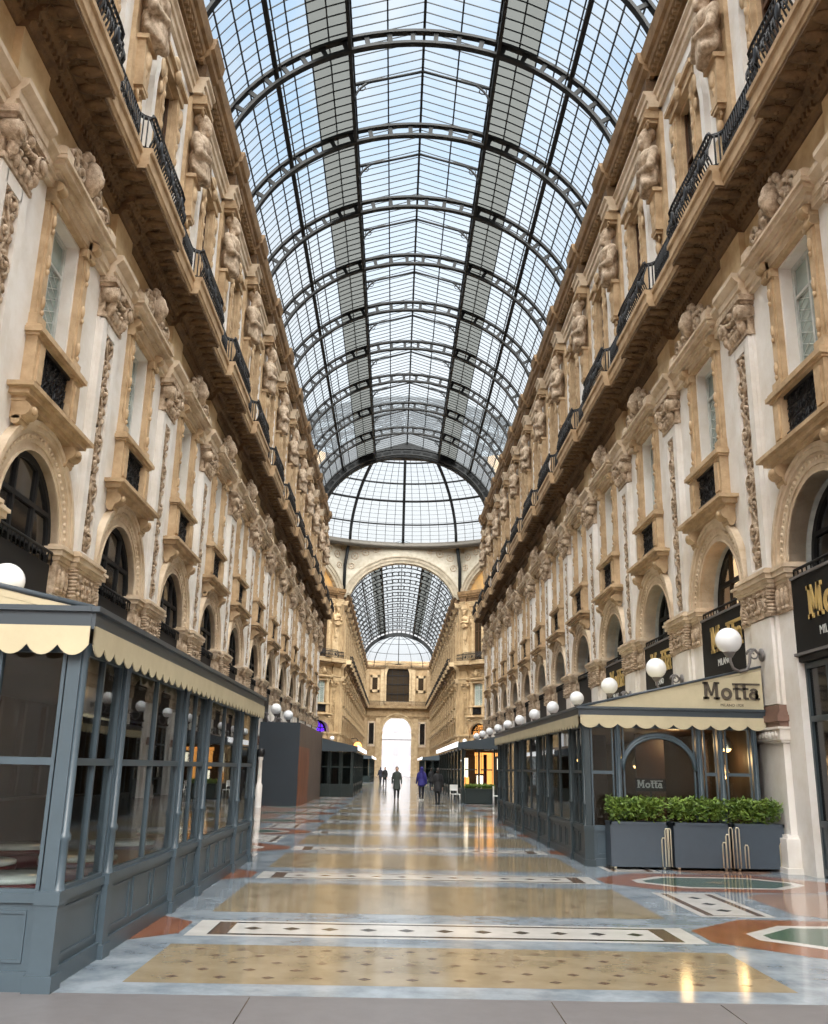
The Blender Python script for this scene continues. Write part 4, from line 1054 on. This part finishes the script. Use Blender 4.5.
# near pavilion opposite the planters
r = empty('glazed_pavilion', (0,0,0)); tag(r, 'grey glazed cafe pavilion with scalloped cream awning opposite the planters', 'kiosk')
glazed_side(r, (-3.17, 7.85), (0, 1), (1, 0), [0, 1.3, 4.0, 5.5, 8.4, 10.15], mull=(0, 1, 2, 3), zt=2.66)
glazed_side(r, (-3.17, 7.85), (-1, 0), (0, -1), [0, .74, 2.4, 3.3], 1, zt=2.66)
kiosk_roof(r, -3.17, -6.6, 7.85, 18.0, 2.92, 3.7)
m = MB(); m.box(-6.4, -6.3, 7.9, 18.0, 0, 2.9); m.box(-6.35, -3.22, 17.95, 18.0, 0, 2.7); m.build('back_wall', 'wallin', r)
m = MB(); m.box(-6.35, -3.26, 7.95, 17.95, 2.62, 2.66); m.build('inner_ceiling', 'wood', r)
m = MB(); m.box(-6.3, -5.9, 9, 17, 0, 1.1); m.box(-6.3, -5.85, 9, 17, 1.1, 1.16)
for k in range(9): m.box(-6.28, -6.2, 9.2+k*.9, 9.3+k*.9, 1.2, 2.55)
m.build('bar_counter', 'wood', r)
# pavilion with the lettered awning
r = empty('lettered_pavilion', (0,0,0)); tag(r, 'dark glazed cafe pavilion under a cream awning with black lettering beside the planters', 'kiosk')
YM = 18.35
glazed_side(r, (3.22, YM), (0, 1), (-1, 0), [0, 1.35, 4.3, 5.9, 8.8, 10.4, 13.3, 14.9], mull=(0, 1, 2, 3, 4, 5, 6), paint='paintd')
glazed_side(r, (3.22, YM), (1, 0), (0, -1), [0, .62, 2.2, 2.62, 3.28], 1, mull=(), zt=2.62, arch=1)
kiosk_roof(r, 3.22, 6.72, YM, YM+15.0, 2.90, 3.76)
m = MB(); m.box(6.42, 6.5, YM+.1, YM+14.9, 0, 2.85); m.box(3.3, 6.5, YM+14.85, YM+14.95, 0, 2.6); m.build('back_wall', 'wallin', r)
m = MB(); m.box(3.35, 6.5, YM+.1, YM+14.8, 2.56, 2.60); m.build('inner_ceiling', 'wood', r)
m = MB(); m.box(4.6, 5.2, YM+1.6, YM+1.7, 0, 2.5); m.box(5.9, 6.0, YM+1.2, YM+1.3, .1, 2.4); m.box(3.9, 4.2, YM+2.6, YM+2.7, 0, 2.5); m.build('partition', 'wood', r)
yy = YM-.12-.02
_, L = lettering(r, 'awning_lettering', 'Motta', .335, (5.53, yy, 3.12), (1, 0), (0, -1), 'letter')
small_text(r, 'awning_small_lettering', 'MILANO 1928', .075, (5.86, yy, 2.985), (1, 0), (0, -1), 'letter')
def warm_lamp(loc, label, rad=.09):
    o = empty('pendant_lamp', loc); tag(o, label, 'lamp', 'lamps inside the lettered pavilion')
    m = MB(); m.lathe([(.02, .12), (.05, .1), (.11, -.02), (.12, -.1)], (0,0,0), 12); m.tube([(0,0,.1), (0,0,2.56-loc[2])], .008, 5); sh = m.build('shade', 'brass', o)
    m = MB(); m.ell((0,0,-.08), (rad, rad, rad), 12, 8); m.build('bulb', 'warm', sh)
warm_lamp((6.15, YM+.5, 2.3), 'upper warm pendant lamp beside the stone pier inside the lettered pavilion')
warm_lamp((6.2, YM+.9, 1.78), 'lower warm lit pendant lamp inside the lettered pavilion near the stone pier')
warm_lamp((4.95, YM+2.9, 1.95), 'warm lit pendant lamp seen through the arch of the lettered pavilion')
for q, y in enumerate((22.5, 25.5, 28.5, 31.5)): warm_lamp((5.6, y, 2.2), f'small added warm pendant lamp, {ORD[q]} along the long side inside the lettered pavilion')  # extra pendants added to brighten the dark interior
r = empty('name_board', (4.55, YM+.35, 0)); tag(r, 'small dark name board with white lettering behind the middle of the hedge', 'sign')
m = MB(); m.box(-.3, .3, 0, .03, 1.36, 1.60); m.tube([(0, .02, 0), (0, .02, 1.4)], .02, 6); m.lathe([(.16, 0), (.16, .02), (.03, .04)], (0, .02, 0), 12); bd = m.build('board', 'signblack', r)
lettering(bd, 'board_lettering', 'Motta', .15, (-.27, -.002, 1.42), (1, 0), (0, -1), 'chairw', .006)
# planters
def hedge(m, x0, x1, y0, y1, z0, z1, seed):
    rr = random.Random(seed)
    for i in range(1500):
        x, y = rr.uniform(x0-.04, x1+.04), rr.uniform(y0-.05, y1+.03); z = z0+(z1-z0)*math.sqrt(rr.random())+rr.uniform(-.03, .05)
        a, b, c = rr.uniform(0, 2*PI), rr.uniform(-.9, .9), rr.uniform(.03, .055)
        u = Vector((math.cos(a)*math.cos(b), math.sin(a)*math.cos(b), math.sin(b))); w = u.cross(Vector((rr.uniform(-1, 1), rr.uniform(-1, 1), 1.2))).normalized(); p = Vector((x, y, z)); q = u.cross(w)*.012
        m.add([p, p+u*c+w*c*.55+q, p+u*c*2.1, p+u*c-w*c*.55+q], [(0,1,2), (0,2,3)])
PLD = [((3.52, 4.58), 'first slate planter with clipped hedge beside the pavilion corner post', [(.91, .56), (.97, .72), (1.01, .72)]),
       ((4.69, 5.72), 'middle slate planter with clipped hedge, under the awning arch', [(.86, .50), (.925, .64), (.985, .76)]),
       ((5.80, 6.74), 'slate planter with clipped hedge next to the stone pier', [(.06, .76), (.21, .46), (.86, .50), (.93, .62)])]
for q, ((x0, x1), lb, hoops) in enumerate(PLD):
    yA, yB = 17.80, 18.20
    r = empty('planter', ((x0+x1)/2, 18.0, 0)); tag(r, lb, 'planter', 'slate planters'); w = (x1-x0)/2
    m = MB(); m.box(-w, w, -.2, .2, .05, .80); m.box(-w-.01, w+.01, -.21, -.17, .78, .83); m.box(-w-.01, w+.01, .17, .21, .78, .83); m.box(-w-.01, -w+.03, -.21, .21, .78, .83); m.box(w-.03, w+.01, -.21, .21, .78, .83)
    bx = m.build('box', 'planter', r)
    m = MB(); m.box(-w+.03, w-.03, -.17, .17, .79, .81); m.build('soil', 'soil', r)
    m = MB()
    for sx in (-w+.08, w-.08):
        for sy in (-.14, .14): m.lathe([(.04, -.02), (.045, 0), (.04, .02)], (sx, sy, .045), 10, axis='x')
    m.build('caster', 'brass', bx)
    m = MB(); hedge(m, -w+.06, w-.06, -.16, .16, .82, 1.22, q); m.build('hedge', 'leaf', r)
    for hx, hz in hoops:
        X = -w+hx*(1.06 if q < 2 else 1.0)
        m = MB(); m.tube([(X-.03, -.225, .06), (X-.03, -.225, hz-.03), (X-.017, -.225, hz), (X+.017, -.225, hz), (X+.03, -.225, hz-.03), (X+.03, -.225, .06)], .013, 6)
        m.build('hoop', 'brass', bx)
# black name signs below the arches on the planter side
for j, q in ((0, 'first'), (1, 'second'), (2, 'third'), (3, 'fourth')):
    y = BJ(j); r = empty('name_sign', (W0+.02, y, 0)); tag(r, f'black shop sign with gold lettering under the {q} arch from the entrance', 'sign', 'black name signs')
    m = MB(); m.box(-.06, .05, -1.44, 1.44, 3.86, 5.24); bd = m.build('board', 'signblack', r)
    m = MB()
    for z in (3.83, 5.24): m.box(-.09, .05, -1.45, 1.45, z, z+.05)
    m.build('edge_strip', 'bracket', r)
    lettering(bd, 'sign_lettering', 'Motta', .60, (-.06, .72, 4.42), (0, -1), (-1, 0), 'gold', .025)
    small_text(bd, 'small_lettering', 'MILANO', .22, (-.065, .36, 4.1), (0, -1), (-1, 0), 'tabletop')
# lit interior behind the second arch of the planter side
y = BJ(1); r = tag(empty('lit_room', (W0+.95, y, 0)), 'warm lit mezzanine room behind the second arch of the planter side', 'room', kind='structure')
m = MB(); m.box(0, 3, -1.6, 1.6, 3.6, 3.7); m.box(0, 3, -1.6, 1.6, 7.2, 7.3); m.box(2.9, 3, -1.6, 1.6, 3.6, 7.3); m.box(0, 3, -1.7, -1.6, 3.6, 7.3); m.box(0, 3, 1.6, 1.7, 3.6, 7.3); m.build('room_shell', 'wallin', r)
m = MB()
for a in (-.9, 0, .9): m.box(2.6, 2.85, a-.35, a+.35, 5.5, 6.8)
m.build('lit_panel', 'warmlow', r)
m = MB()
for z0, z1 in ((5.0, 5.95), (6.03, 6.9)): m.box(-.26, -.20, -1.3, -.55, z0, z1); m.box(-.26, -.20, -.47, .1, z0, z1)
m.build('lit_panel', 'warmlow', r); m = MB(); m.box(-.26, -.20, .18, 1.0, 4.6, 6.9); m.build('lit_panel', 'warmcream', r)
# the panes of that window are clear
for o in bpy.data.objects:
    if o.get('label', '').startswith('round-arched mezzanine window') and 'second from' in o['label'] and 'planter-side' in o['label']:
        for ch in o.children:
            if ch.name.startswith('pane'): ch.data = ch.data.copy(); ch.data.materials[0] = M['clearglass']
# tables inside the near pavilion
def table(loc, label, full=True):
    r = empty('round_table', loc); tag(r, label, 'table', 'round cafe tables')
    m = MB(); m.lathe([(.02, .71), (.39, .71), (.40, .72), (.40, .745), (.39, .755), (.02, .755)], (0,0,0), 28); m.build('table_top', 'tabletop', r)
    m = MB(); m.lathe([(.40, .665), (.405, .68), (.405, .7), (.38, .71)], (0,0,0), 28); m.lathe([(.34, .52), (.36, .56), (.36, .65), (.3, .66)], (0,0,0), 24); m.build('table_rim', 'wine', r)
    m = MB(); m.lathe([(.24, 0), (.24, .03), (.06, .07), (.045, .3), (.06, .5), (.3, .53)], (0,0,0), 18); m.build('pedestal', 'iron', r)
for q, (x, y, lb) in enumerate(((-3.75, 8.55, 'round white-topped table just inside the corner of the grey pavilion'), (-4.6, 9.7, 'second white-topped table behind the corner one in the grey pavilion'),
    (-3.8, 10.4, 'white-topped table behind the second post of the grey pavilion'), (-3.9, 12.4, 'white-topped table midway along the grey pavilion glass'), (-3.9, 14.6, 'white-topped table near the far end of the grey pavilion'), (-4.9, 11.6, 'white-topped table standing deeper in the grey pavilion by the counter'))): table((x, y, 0), lb)
# ------------------------------------------------------------------ further kiosks
r = empty('hoarding', (0,0,0)); tag(r, 'tall dark grey hoarding box with orange-brown side panel behind the grey pavilion', 'hoarding')
m = MB(); m.box(-6.5, -4.72, 42.3, 42.4, 0, 3.58); m.build('front_panel', 'slate', r)
m = MB(); m.box(-4.78, -4.70, 42.4, 47.5, 0, 2.55); m.build('orange_panel', 'rust', r)
m = MB(); m.box(-4.78, -4.70, 42.4, 55.4, 2.55, 3.58); m.box(-4.78, -4.7, 47.5, 55.4, 0, 2.55); m.build('brown_panel', 'hbrown', r)
m = MB(); m.box(-6.5, -4.72, 42.4, 55.4, 3.53, 3.58); m.box(-6.5, -4.72, 55.3, 55.4, 0, 3.55); m.build('lid', 'slate', r)
def far_kiosk(name, label, s, x0, x1, y0, y1, z, lit, mt='dgreen'):
    r = empty(name, (0,0,0)); tag(r, label, 'kiosk'); xf, xb = s*x0, s*x1
    n = max(3, round((y1-y0)/3)); glazed_side(r, (xf, y0), (0, 1), (-s, 0), [(y1-y0)*i/n for i in range(n+1)], zt=z-.25, paint=mt)
    glazed_side(r, (xf, y0), (s, 0), (0, -1), [0, (x1-x0)*.34, (x1-x0)*.67, x1-x0], 1, zt=z-.25, paint=mt)
    m = MB(); lo, hi = sorted((xf-s*.3, xb)); m.ext_y([(xf-s*.3, z-.05), (xb, z+.5), (xb, z+.4), (xf-s*.3, z-.15)], y0-.3, y1+.3); m.build('roof', 'hbrown', r)
    m = MB(); lo2, hi2 = sorted((xf-s*.34, xf-s*.26)); m.box(lo2, hi2, y0-.3, y1+.3, z-.2, z+.05); m.build('glowing_eaves_fascia', 'strip', r)  # plain white fascia, brightened by emission
    m = MB(); m.box(lo, hi, y0-.34, y0-.26, z-.3, z+.02); m.ext_y([(xf-s*.3, z), (xb, z), (xb, z+.45)], y0-.32, y0-.28); m.build('fascia', 'fascia', r)
    m = MB(); a, b = sorted((xf+s*.2, xb)); m.box(a, b, y0+2.6, y0+2.7, 0, z-.3); c, d = sorted((xb-s*.1, xb)); m.box(c, d, y0, y1, 0, z-.2); m.build('back_wall', 'wallin' if lit else 'dgreen', r)
    return r
r = far_kiosk('green_kiosk', 'dark green kiosk beyond the grey hoarding', -1, 2.95, 5.0, 57.0, 74.0, 2.9, False)
r = far_kiosk('lit_kiosk', 'warmly lit kiosk with shining goods behind the lettered pavilion', 1, 3.15, 5.6, 50.0, 74.0, 3.05, True)
def goods(root, name, x0, x1, y, z0, z1, mt):
    m = MB(); m.box(x0, x1, y-.06, y, z0, z1)
    m.build(name, mt, root)
goods(r, 'lit_display', 3.9, 4.35, 51.4, 1.5, 2.4, 'warmlow'); goods(r, 'lit_display', 4.5, 4.95, 51.6, .9, 2.5, 'warmlow'); goods(r, 'white_display', 3.95, 4.3, 51.2, .75, 1.4, 'shopwhite'); goods(r, 'white_display', 3.35, 3.55, 51.9, 1.0, 2.3, 'shopwhite'); goods(r, 'white_display', 5.1, 5.4, 51.5, 1.7, 2.3, 'shopwhite'); goods(r, 'dark_display', 4.34, 4.52, 51.3, .6, 2.5, 'wine'); goods(r, 'lit_display', 3.3, 3.6, 51.8, .8, 1.3, 'warmlow'); goods(r, 'lit_display', 3.9, 5.4, 51.7, 2.42, 2.6, 'warmlow')
far_kiosk('distant_kiosk', 'small distant dark kiosk in the far arm on the planter side', 1, 3.2, 6.0, 114, 135, 3.0, False)
far_kiosk('distant_kiosk', 'small distant dark kiosk in the far arm opposite the planters', -1, 3.4, 6.0, 114, 140, 3.0, False)
r = empty('slim_post', (-6.15, 40.6, 0)); tag(r, 'slim pale post with a dark head standing between grey pavilion and hoarding', 'post')
m = MB(); m.lathe([(.14, 0), (.14, .9), (.09, 1.0), (.08, 1.9), (.11, 1.95), (.11, 2.05)], (0,0,0), 12); m.build('shaft', 'white', r)
m = MB(); m.lathe([(.12, 2.05), (.16, 2.15), (.16, 2.35), (.1, 2.4)], (0,0,0), 12); m.build('head', 'iron', r)
# street furniture by the lit kiosk
r = empty('low_planter', (3.95, 49.3, 0)); tag(r, 'long dark green low planter in front of the lit kiosk', 'planter')
m = MB(); m.box(-.75, .75, -.25, .25, .05, .72); m.box(-.78, .78, -.28, .28, .68, .76); m.build('box', 'dgreen', r)
m = MB(); hedge(m, -.7, .7, -.2, .2, .74, .95, 11); m.build('plants', 'leaf', r)
def chair(loc, rz, label):
    r = empty('cafe_chair', loc, rz); tag(r, label, 'chair', 'white cafe chairs')
    m = MB(); m.box(-.22, .22, -.22, .22, .43, .47); m.build('seat', 'chairw', r)
    m = MB(); m.box(-.22, .22, .19, .22, .62, .92); m.build('backrest', 'chairw', r)
    for sx in (-1, 1):
        for sy in (-1, 1): m = MB(); m.tube([(sx*.2, sy*.2, 0), (sx*.19, sy*.2, .62 if sy > 0 else .43)], .022, 6); m.build('leg', 'chairw', r)
chair((2.75, 50.2, 0), .3, 'white chair between the people and the lit kiosk'); chair((4.75, 48.2, 0), PI/2, 'white chair between the low planter and the lettered pavilion')
# purple light and lamp on the diagonal wall arch, warm lights in the others
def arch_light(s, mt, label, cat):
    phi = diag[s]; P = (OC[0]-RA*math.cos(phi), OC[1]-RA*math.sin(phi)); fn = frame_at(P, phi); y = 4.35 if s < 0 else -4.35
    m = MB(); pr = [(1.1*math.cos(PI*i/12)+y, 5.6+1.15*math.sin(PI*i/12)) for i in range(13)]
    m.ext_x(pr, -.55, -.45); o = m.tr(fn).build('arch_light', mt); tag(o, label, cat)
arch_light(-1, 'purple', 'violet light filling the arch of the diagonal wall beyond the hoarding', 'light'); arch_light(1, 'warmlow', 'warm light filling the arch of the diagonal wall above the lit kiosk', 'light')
for s in (-1, 1):
    phi = diag[s]; P = (OC[0]-RA*math.cos(phi), OC[1]-RA*math.sin(phi)); fn = frame_at(P, phi)
    for q, y in enumerate((5.6, 3.2)):
        o = tag(inst(P_la, 'globe_lamp', 'globe_lamp', True), f'distant globe lamp {"nearer the far arm" if q == 0 else "away from the far arm"}, diagonal wall {"above lit kiosk" if s > 0 else "past hoarding"}', 'lamp', 'crossing globe lamps')
        o.location = (*fn((0, y*(-s), 0))[:2], .6); o.rotation_euler = (0, 0, phi)
o = empty('hanging_lantern', (-5.4, 128, 0)); tag(o, 'amber hanging lantern in the far arm left of the exit arch'.replace('left of', 'beside'), 'lamp')
m = MB(); m.ell((0, 0, 4.4), (.55, .55, .6), 14, 10); m.build('globe', 'warmlow', o)
m = MB(); m.tube([(-.9, 0, 5.4), (-.3, 0, 5.5), (0, 0, 5.3), (0, 0, 4.9)], .05, 6); m.build('bracket', 'iron', o)
# ------------------------------------------------------------------ people
def person(loc, rz, label, coat, legs, shoes, coat_len, stride, hood=False, bag=False, H=1.74):
    r = empty('person', loc, rz); tag(r, label, 'person'); k = H/1.74
    V = lambda x, y, z: (x*k, y*k, z*k)
    sk = MB(); hips = []
    def leg(mb, s, rr):
        f = stride*s; a, b, c = V(s*.09, 0, .88), V(s*.095, f*.55+.05*abs(f), .48), V(s*.09, f-.02, .09)
        capsule(mb, a, b, .092*rr, .065*rr); capsule(mb, b, c, .064*rr, .042*rr)
    for s in (-1, 1):
        leg(sk, s, .92); capsule(sk, V(s*.09, stride*s-.02, .06), V(s*.1, stride*s+.14, .035), .042, .035)
        f = -stride*s*.7
        capsule(sk, V(s*.18, 0, 1.37), V(s*.24, f*.4-.02, 1.12), .05, .04); capsule(sk, V(s*.24, f*.4-.02, 1.12), V(s*.26, f+.08, .87), .038, .028)
        h = V(s*.26, f+.10, .80); sk.ell(h, (.022, .04, .05), 8, 6)
    sk.ell(V(0, 0, 1.2), (.15, .1, .3), 12, 8); sk.ell(V(0, 0, .93), (.16, .11, .15), 12, 8); capsule(sk, V(0, 0, 1.42), V(0, .01, 1.56), .06, .055)
    sk.ell(V(0, .02, 1.63), (.084, .1, .122), 12, 10); sk.ell(V(0, .115, 1.615), (.014, .02, .02)); sk.ell(V(0, .1, 1.575), (.03, .012, .01))
    for s in (-1, 1): sk.ell(V(s*.08, .01, 1.62), (.012, .02, .03))
    body = remesh(sk, .018, 'body', 'skin', r)
    fg = MB()
    for s in (-1, 1):
        f = -stride*s*.7; h = V(s*.26, f+.10, .80)
        for q in range(4): fg.tube([(h[0], h[1]-.027+.018*q, h[2]-.04), (h[0]-s*.004, h[1]-.027+.02*q+.008, h[2]-.08), (h[0]-s*.016, h[1]-.024+.02*q+.018, h[2]-.11+.008*abs(q-1.5))], .0085, 5)
        fg.tube([(h[0]-s*.01, h[1]+.035, h[2]), (h[0]-s*.02, h[1]+.058, h[2]-.03), (h[0]-s*.022, h[1]+.06, h[2]-.055)], .009, 5)
    bm = bmesh.new(); bm.from_mesh(body.data); t = fg.mesh('tmpf', 'skin'); bm.from_mesh(t); bm.to_mesh(body.data); bm.free(); bpy.data.meshes.remove(t)
    for p in body.data.polygons: p.use_smooth = True
    tr = MB()
    for s in (-1, 1): leg(tr, s, 1.12)
    tr.ell(V(0, 0, .93), (.175, .125, .16), 12, 8); remesh(tr, .022, 'trousers', legs, r)
    ct = MB(); ct.ell(V(0, 0, 1.22), (.185, .13, .32), 12, 10); ct.ell(V(0, 0, 1.38), (.19, .105, .11), 12, 8)
    zb = coat_len; n = 6
    for i in range(n+1):
        z = 1.05+(zb-1.05)*i/n; ct.ell(V(0, 0, z), (.18+.05*i/n, .135+.05*i/n+abs(stride)*.25*i/n, .1), 14, 6)
    for s in (-1, 1):
        f = -stride*s*.7; capsule(ct, V(s*.11, 0, 1.44), V(s*.185, 0, 1.375), .06, .066); capsule(ct, V(s*.185, 0, 1.375), V(s*.24, f*.4-.02, 1.12), .066, .056); capsule(ct, V(s*.24, f*.4-.02, 1.12), V(s*.258, f+.08, .88), .055, .045)
    if hood: ct.ell(V(0, -.03, 1.63), (.105, .11, .135), 12, 8); ct.ell(V(0, -.03, 1.5), (.11, .1, .1), 10, 6)
    else: ct.ell(V(0, 0, 1.49), (.085, .08, .06), 10, 6)
    remesh(ct, .024, 'coat', coat, r)
    if not hood:
        hr = MB(); hr.ell(V(0, -.005, 1.668), (.095, .106, .105), 12, 8); hr.ell(V(0, -.05, 1.60), (.08, .06, .12), 10, 6); remesh(hr, .018, 'hair', 'hair', r)
    for s in (-1, 1):
        sh = MB(); y = stride*s; sh.ell(V(s*.095, y+.04, .05), (.05, .14, .05), 10, 6); sh.box(*[v for v in (s*.095-.045, s*.095+.045, y-.08, y+.16, .0, .02)]); sh.build('shoe', shoes, r)
    if bag:
        b = MB(); b.box(.27, .36, -.16, .16, .62, .9); b.tube([(.31, -.1, .9), (.29, -.08, 1.1), (.27, 0, 1.42), (.29, .08, 1.1), (.31, .1, .9)], .012, 5); b.build('bag', 'black', r)
person((-.30, 52.6, 0), PI, 'person in a dark grey-green knee-length coat walking in front of the bright exit', 'coat', 'black', 'black', .62, .2, bag=False, H=1.76)
person((1.08, 53.4, 0), .1, 'person in a bright blue hooded jacket and pale shoes, walking in the middle', 'blue', 'navy', 'shoe', .80, .12, hood=True, H=1.80)
person((1.72, 47.6, 0), .2, 'person in a long black coat with bare legs beside the lit kiosk', 'black', 'black', 'black', .66, .1, H=1.72)
person((-1.3, 92, 0), 2.8, 'small distant dark figure, second from the exit light edge opposite the planters', 'black', 'black', 'black', .8, .1)
person((-1.9, 104, 0), .4, 'smallest distant dark figure at the edge of the exit light', 'navy', 'black', 'black', .8, .12)
person((2.6, 78, 0), .2, 'distant figure in black standing just beyond the blue jacket', 'black', 'navy', 'black', .7, .08)
# ------------------------------------------------------------------ light
sc = bpy.context.scene
w = bpy.data.worlds.new('sky'); sc.world = w; w.use_nodes = True; nt = w.node_tree; nt.nodes.clear()
L = nt.links.new
def nd(t, **k):
    n = nt.nodes.new(t)
    for a, b in k.items(): setattr(n, a, b)
    return n
tc = nd('ShaderNodeTexCoord'); sp = nd('ShaderNodeSeparateXYZ'); L(tc.outputs['Generated'], sp.inputs[0])
ramp = nd('ShaderNodeValToRGB'); e = ramp.color_ramp.elements
e[0].position = 0.0; e[0].color = (.95, .95, .96, 1); e[1].position = 1; e[1].color = (.26, .46, .74, 1)
for p, c in ((.28, (1., 1.02, 1.04, 1)), (.46, (.74, .85, .97, 1)), (.62, (.42, .64, .90, 1))):
    q = e.new(p); q.color = c
L(sp.outputs['Z'], ramp.inputs[0])
no = nd('ShaderNodeTexNoise'); no.inputs['Scale'].default_value = 3.2; no.inputs['Detail'].default_value = 6; L(tc.outputs['Generated'], no.inputs['Vector'])
cr = nd('ShaderNodeValToRGB'); cr.color_ramp.elements[0].position = .46; cr.color_ramp.elements[1].position = .66; L(no.outputs['Fac'], cr.inputs[0])
mx = nd('ShaderNodeMix', data_type='RGBA'); mx.inputs[7].default_value = (.86, .88, .92, 1)
L(cr.outputs['Color'], mx.inputs[0]); L(ramp.outputs['Color'], mx.inputs[6])
bg = nd('ShaderNodeBackground'); bg.inputs['Strength'].default_value = 1.0; L(mx.outputs[2], bg.inputs[0])
# brighter sky towards the sun, which stands high behind the camera
dt = nd('ShaderNodeVectorMath', operation='DOT_PRODUCT'); dt.inputs[1].default_value = Vector((.05, -.55, .83)).normalized(); L(tc.outputs['Generated'], dt.inputs[0])
mr = nd('ShaderNodeMapRange'); mr.inputs[1].default_value = .45; mr.inputs[2].default_value = 1.0; mr.inputs[3].default_value = 0; mr.inputs[4].default_value = 1; L(dt.outputs['Value'], mr.inputs[0])
pw = nd('ShaderNodeMath', operation='POWER'); pw.inputs[1].default_value = 1.6; L(mr.outputs[0], pw.inputs[0])
ml = nd('ShaderNodeMath', operation='MULTIPLY'); ml.inputs[1].default_value = 23.0; L(pw.outputs[0], ml.inputs[0])
bg2 = nd('ShaderNodeBackground'); bg2.inputs[0].default_value = (1, .95, .88, 1); L(ml.outputs[0], bg2.inputs['Strength'])
ad = nd('ShaderNodeAddShader'); L(bg.outputs[0], ad.inputs[0]); L(bg2.outputs[0], ad.inputs[1])
ow = nd('ShaderNodeOutputWorld'); L(ad.outputs[0], ow.inputs[0])
def point(name, loc, e, col):
    l = bpy.data.lights.new(name, 'POINT'); l.energy = e; l.color = col; l.shadow_soft_size = .12; o = bpy.data.objects.new(name, l); C.objects.link(o); o.location = loc
for q, loc in enumerate(((6.15, YM+.5, 2.0), (4.95, YM+2.9, 1.7), (5.3, YM+1.2, 2.3))): point('pavilion_lamp_and_fill', loc, 14, (1, .62, .28))  # the last is an added fill without a lamp; the others sit at pendants
for y in (22.5, 25.5, 28.5, 31.5): point('pavilion_lamp_and_fill', (5.6, y, 1.95), 5, (1, .62, .28))  # go with the added pendants along the long side
point('pavilion_lamp_and_fill', (-5.2, 9.8, 2.3), 7, (1, .62, .28)); point('pavilion_lamp_and_fill', (-5.2, 14, 2.3), 7, (1, .62, .28))  # fills added to warm the interior; no lamps hang here
# ------------------------------------------------------------------ camera and render
yaw, pitch, roll = .0161, .2718, .0201
fw = Vector((math.sin(yaw)*math.cos(pitch), math.cos(yaw)*math.cos(pitch), math.sin(pitch))); rt = Vector((math.cos(yaw), -math.sin(yaw), 0)); up = rt.cross(fw)
r2 = rt*math.cos(roll)+up*math.sin(roll); u2 = up*math.cos(roll)-rt*math.sin(roll)
cd = bpy.data.cameras.new('camera'); cam = bpy.data.objects.new('camera', cd); C.objects.link(cam)
cam.matrix_world = Matrix(((r2.x, u2.x, -fw.x, -.5), (r2.y, u2.y, -fw.y, 0), (r2.z, u2.z, -fw.z, 1.7), (0, 0, 0, 1)))
cd.sensor_fit = 'HORIZONTAL'; cd.sensor_width = 36; cd.lens = 36*920/828; cd.clip_end = 1000
sc.camera = cam
vs = sc.view_settings; vs.view_transform = 'Standard'; vs.look = 'None'; vs.gamma = 1; vs.use_curve_mapping = False; vs.exposure = 0.12
cy = sc.cycles; cy.use_denoising = True
try: cy.denoiser = 'OPENIMAGEDENOISE'
except Exception: pass
cy.max_bounces = 8; cy.diffuse_bounces = 5; cy.glossy_bounces = 4; cy.transparent_max_bounces = 16; cy.sample_clamp_indirect = 6; cy.caustics_reflective = False
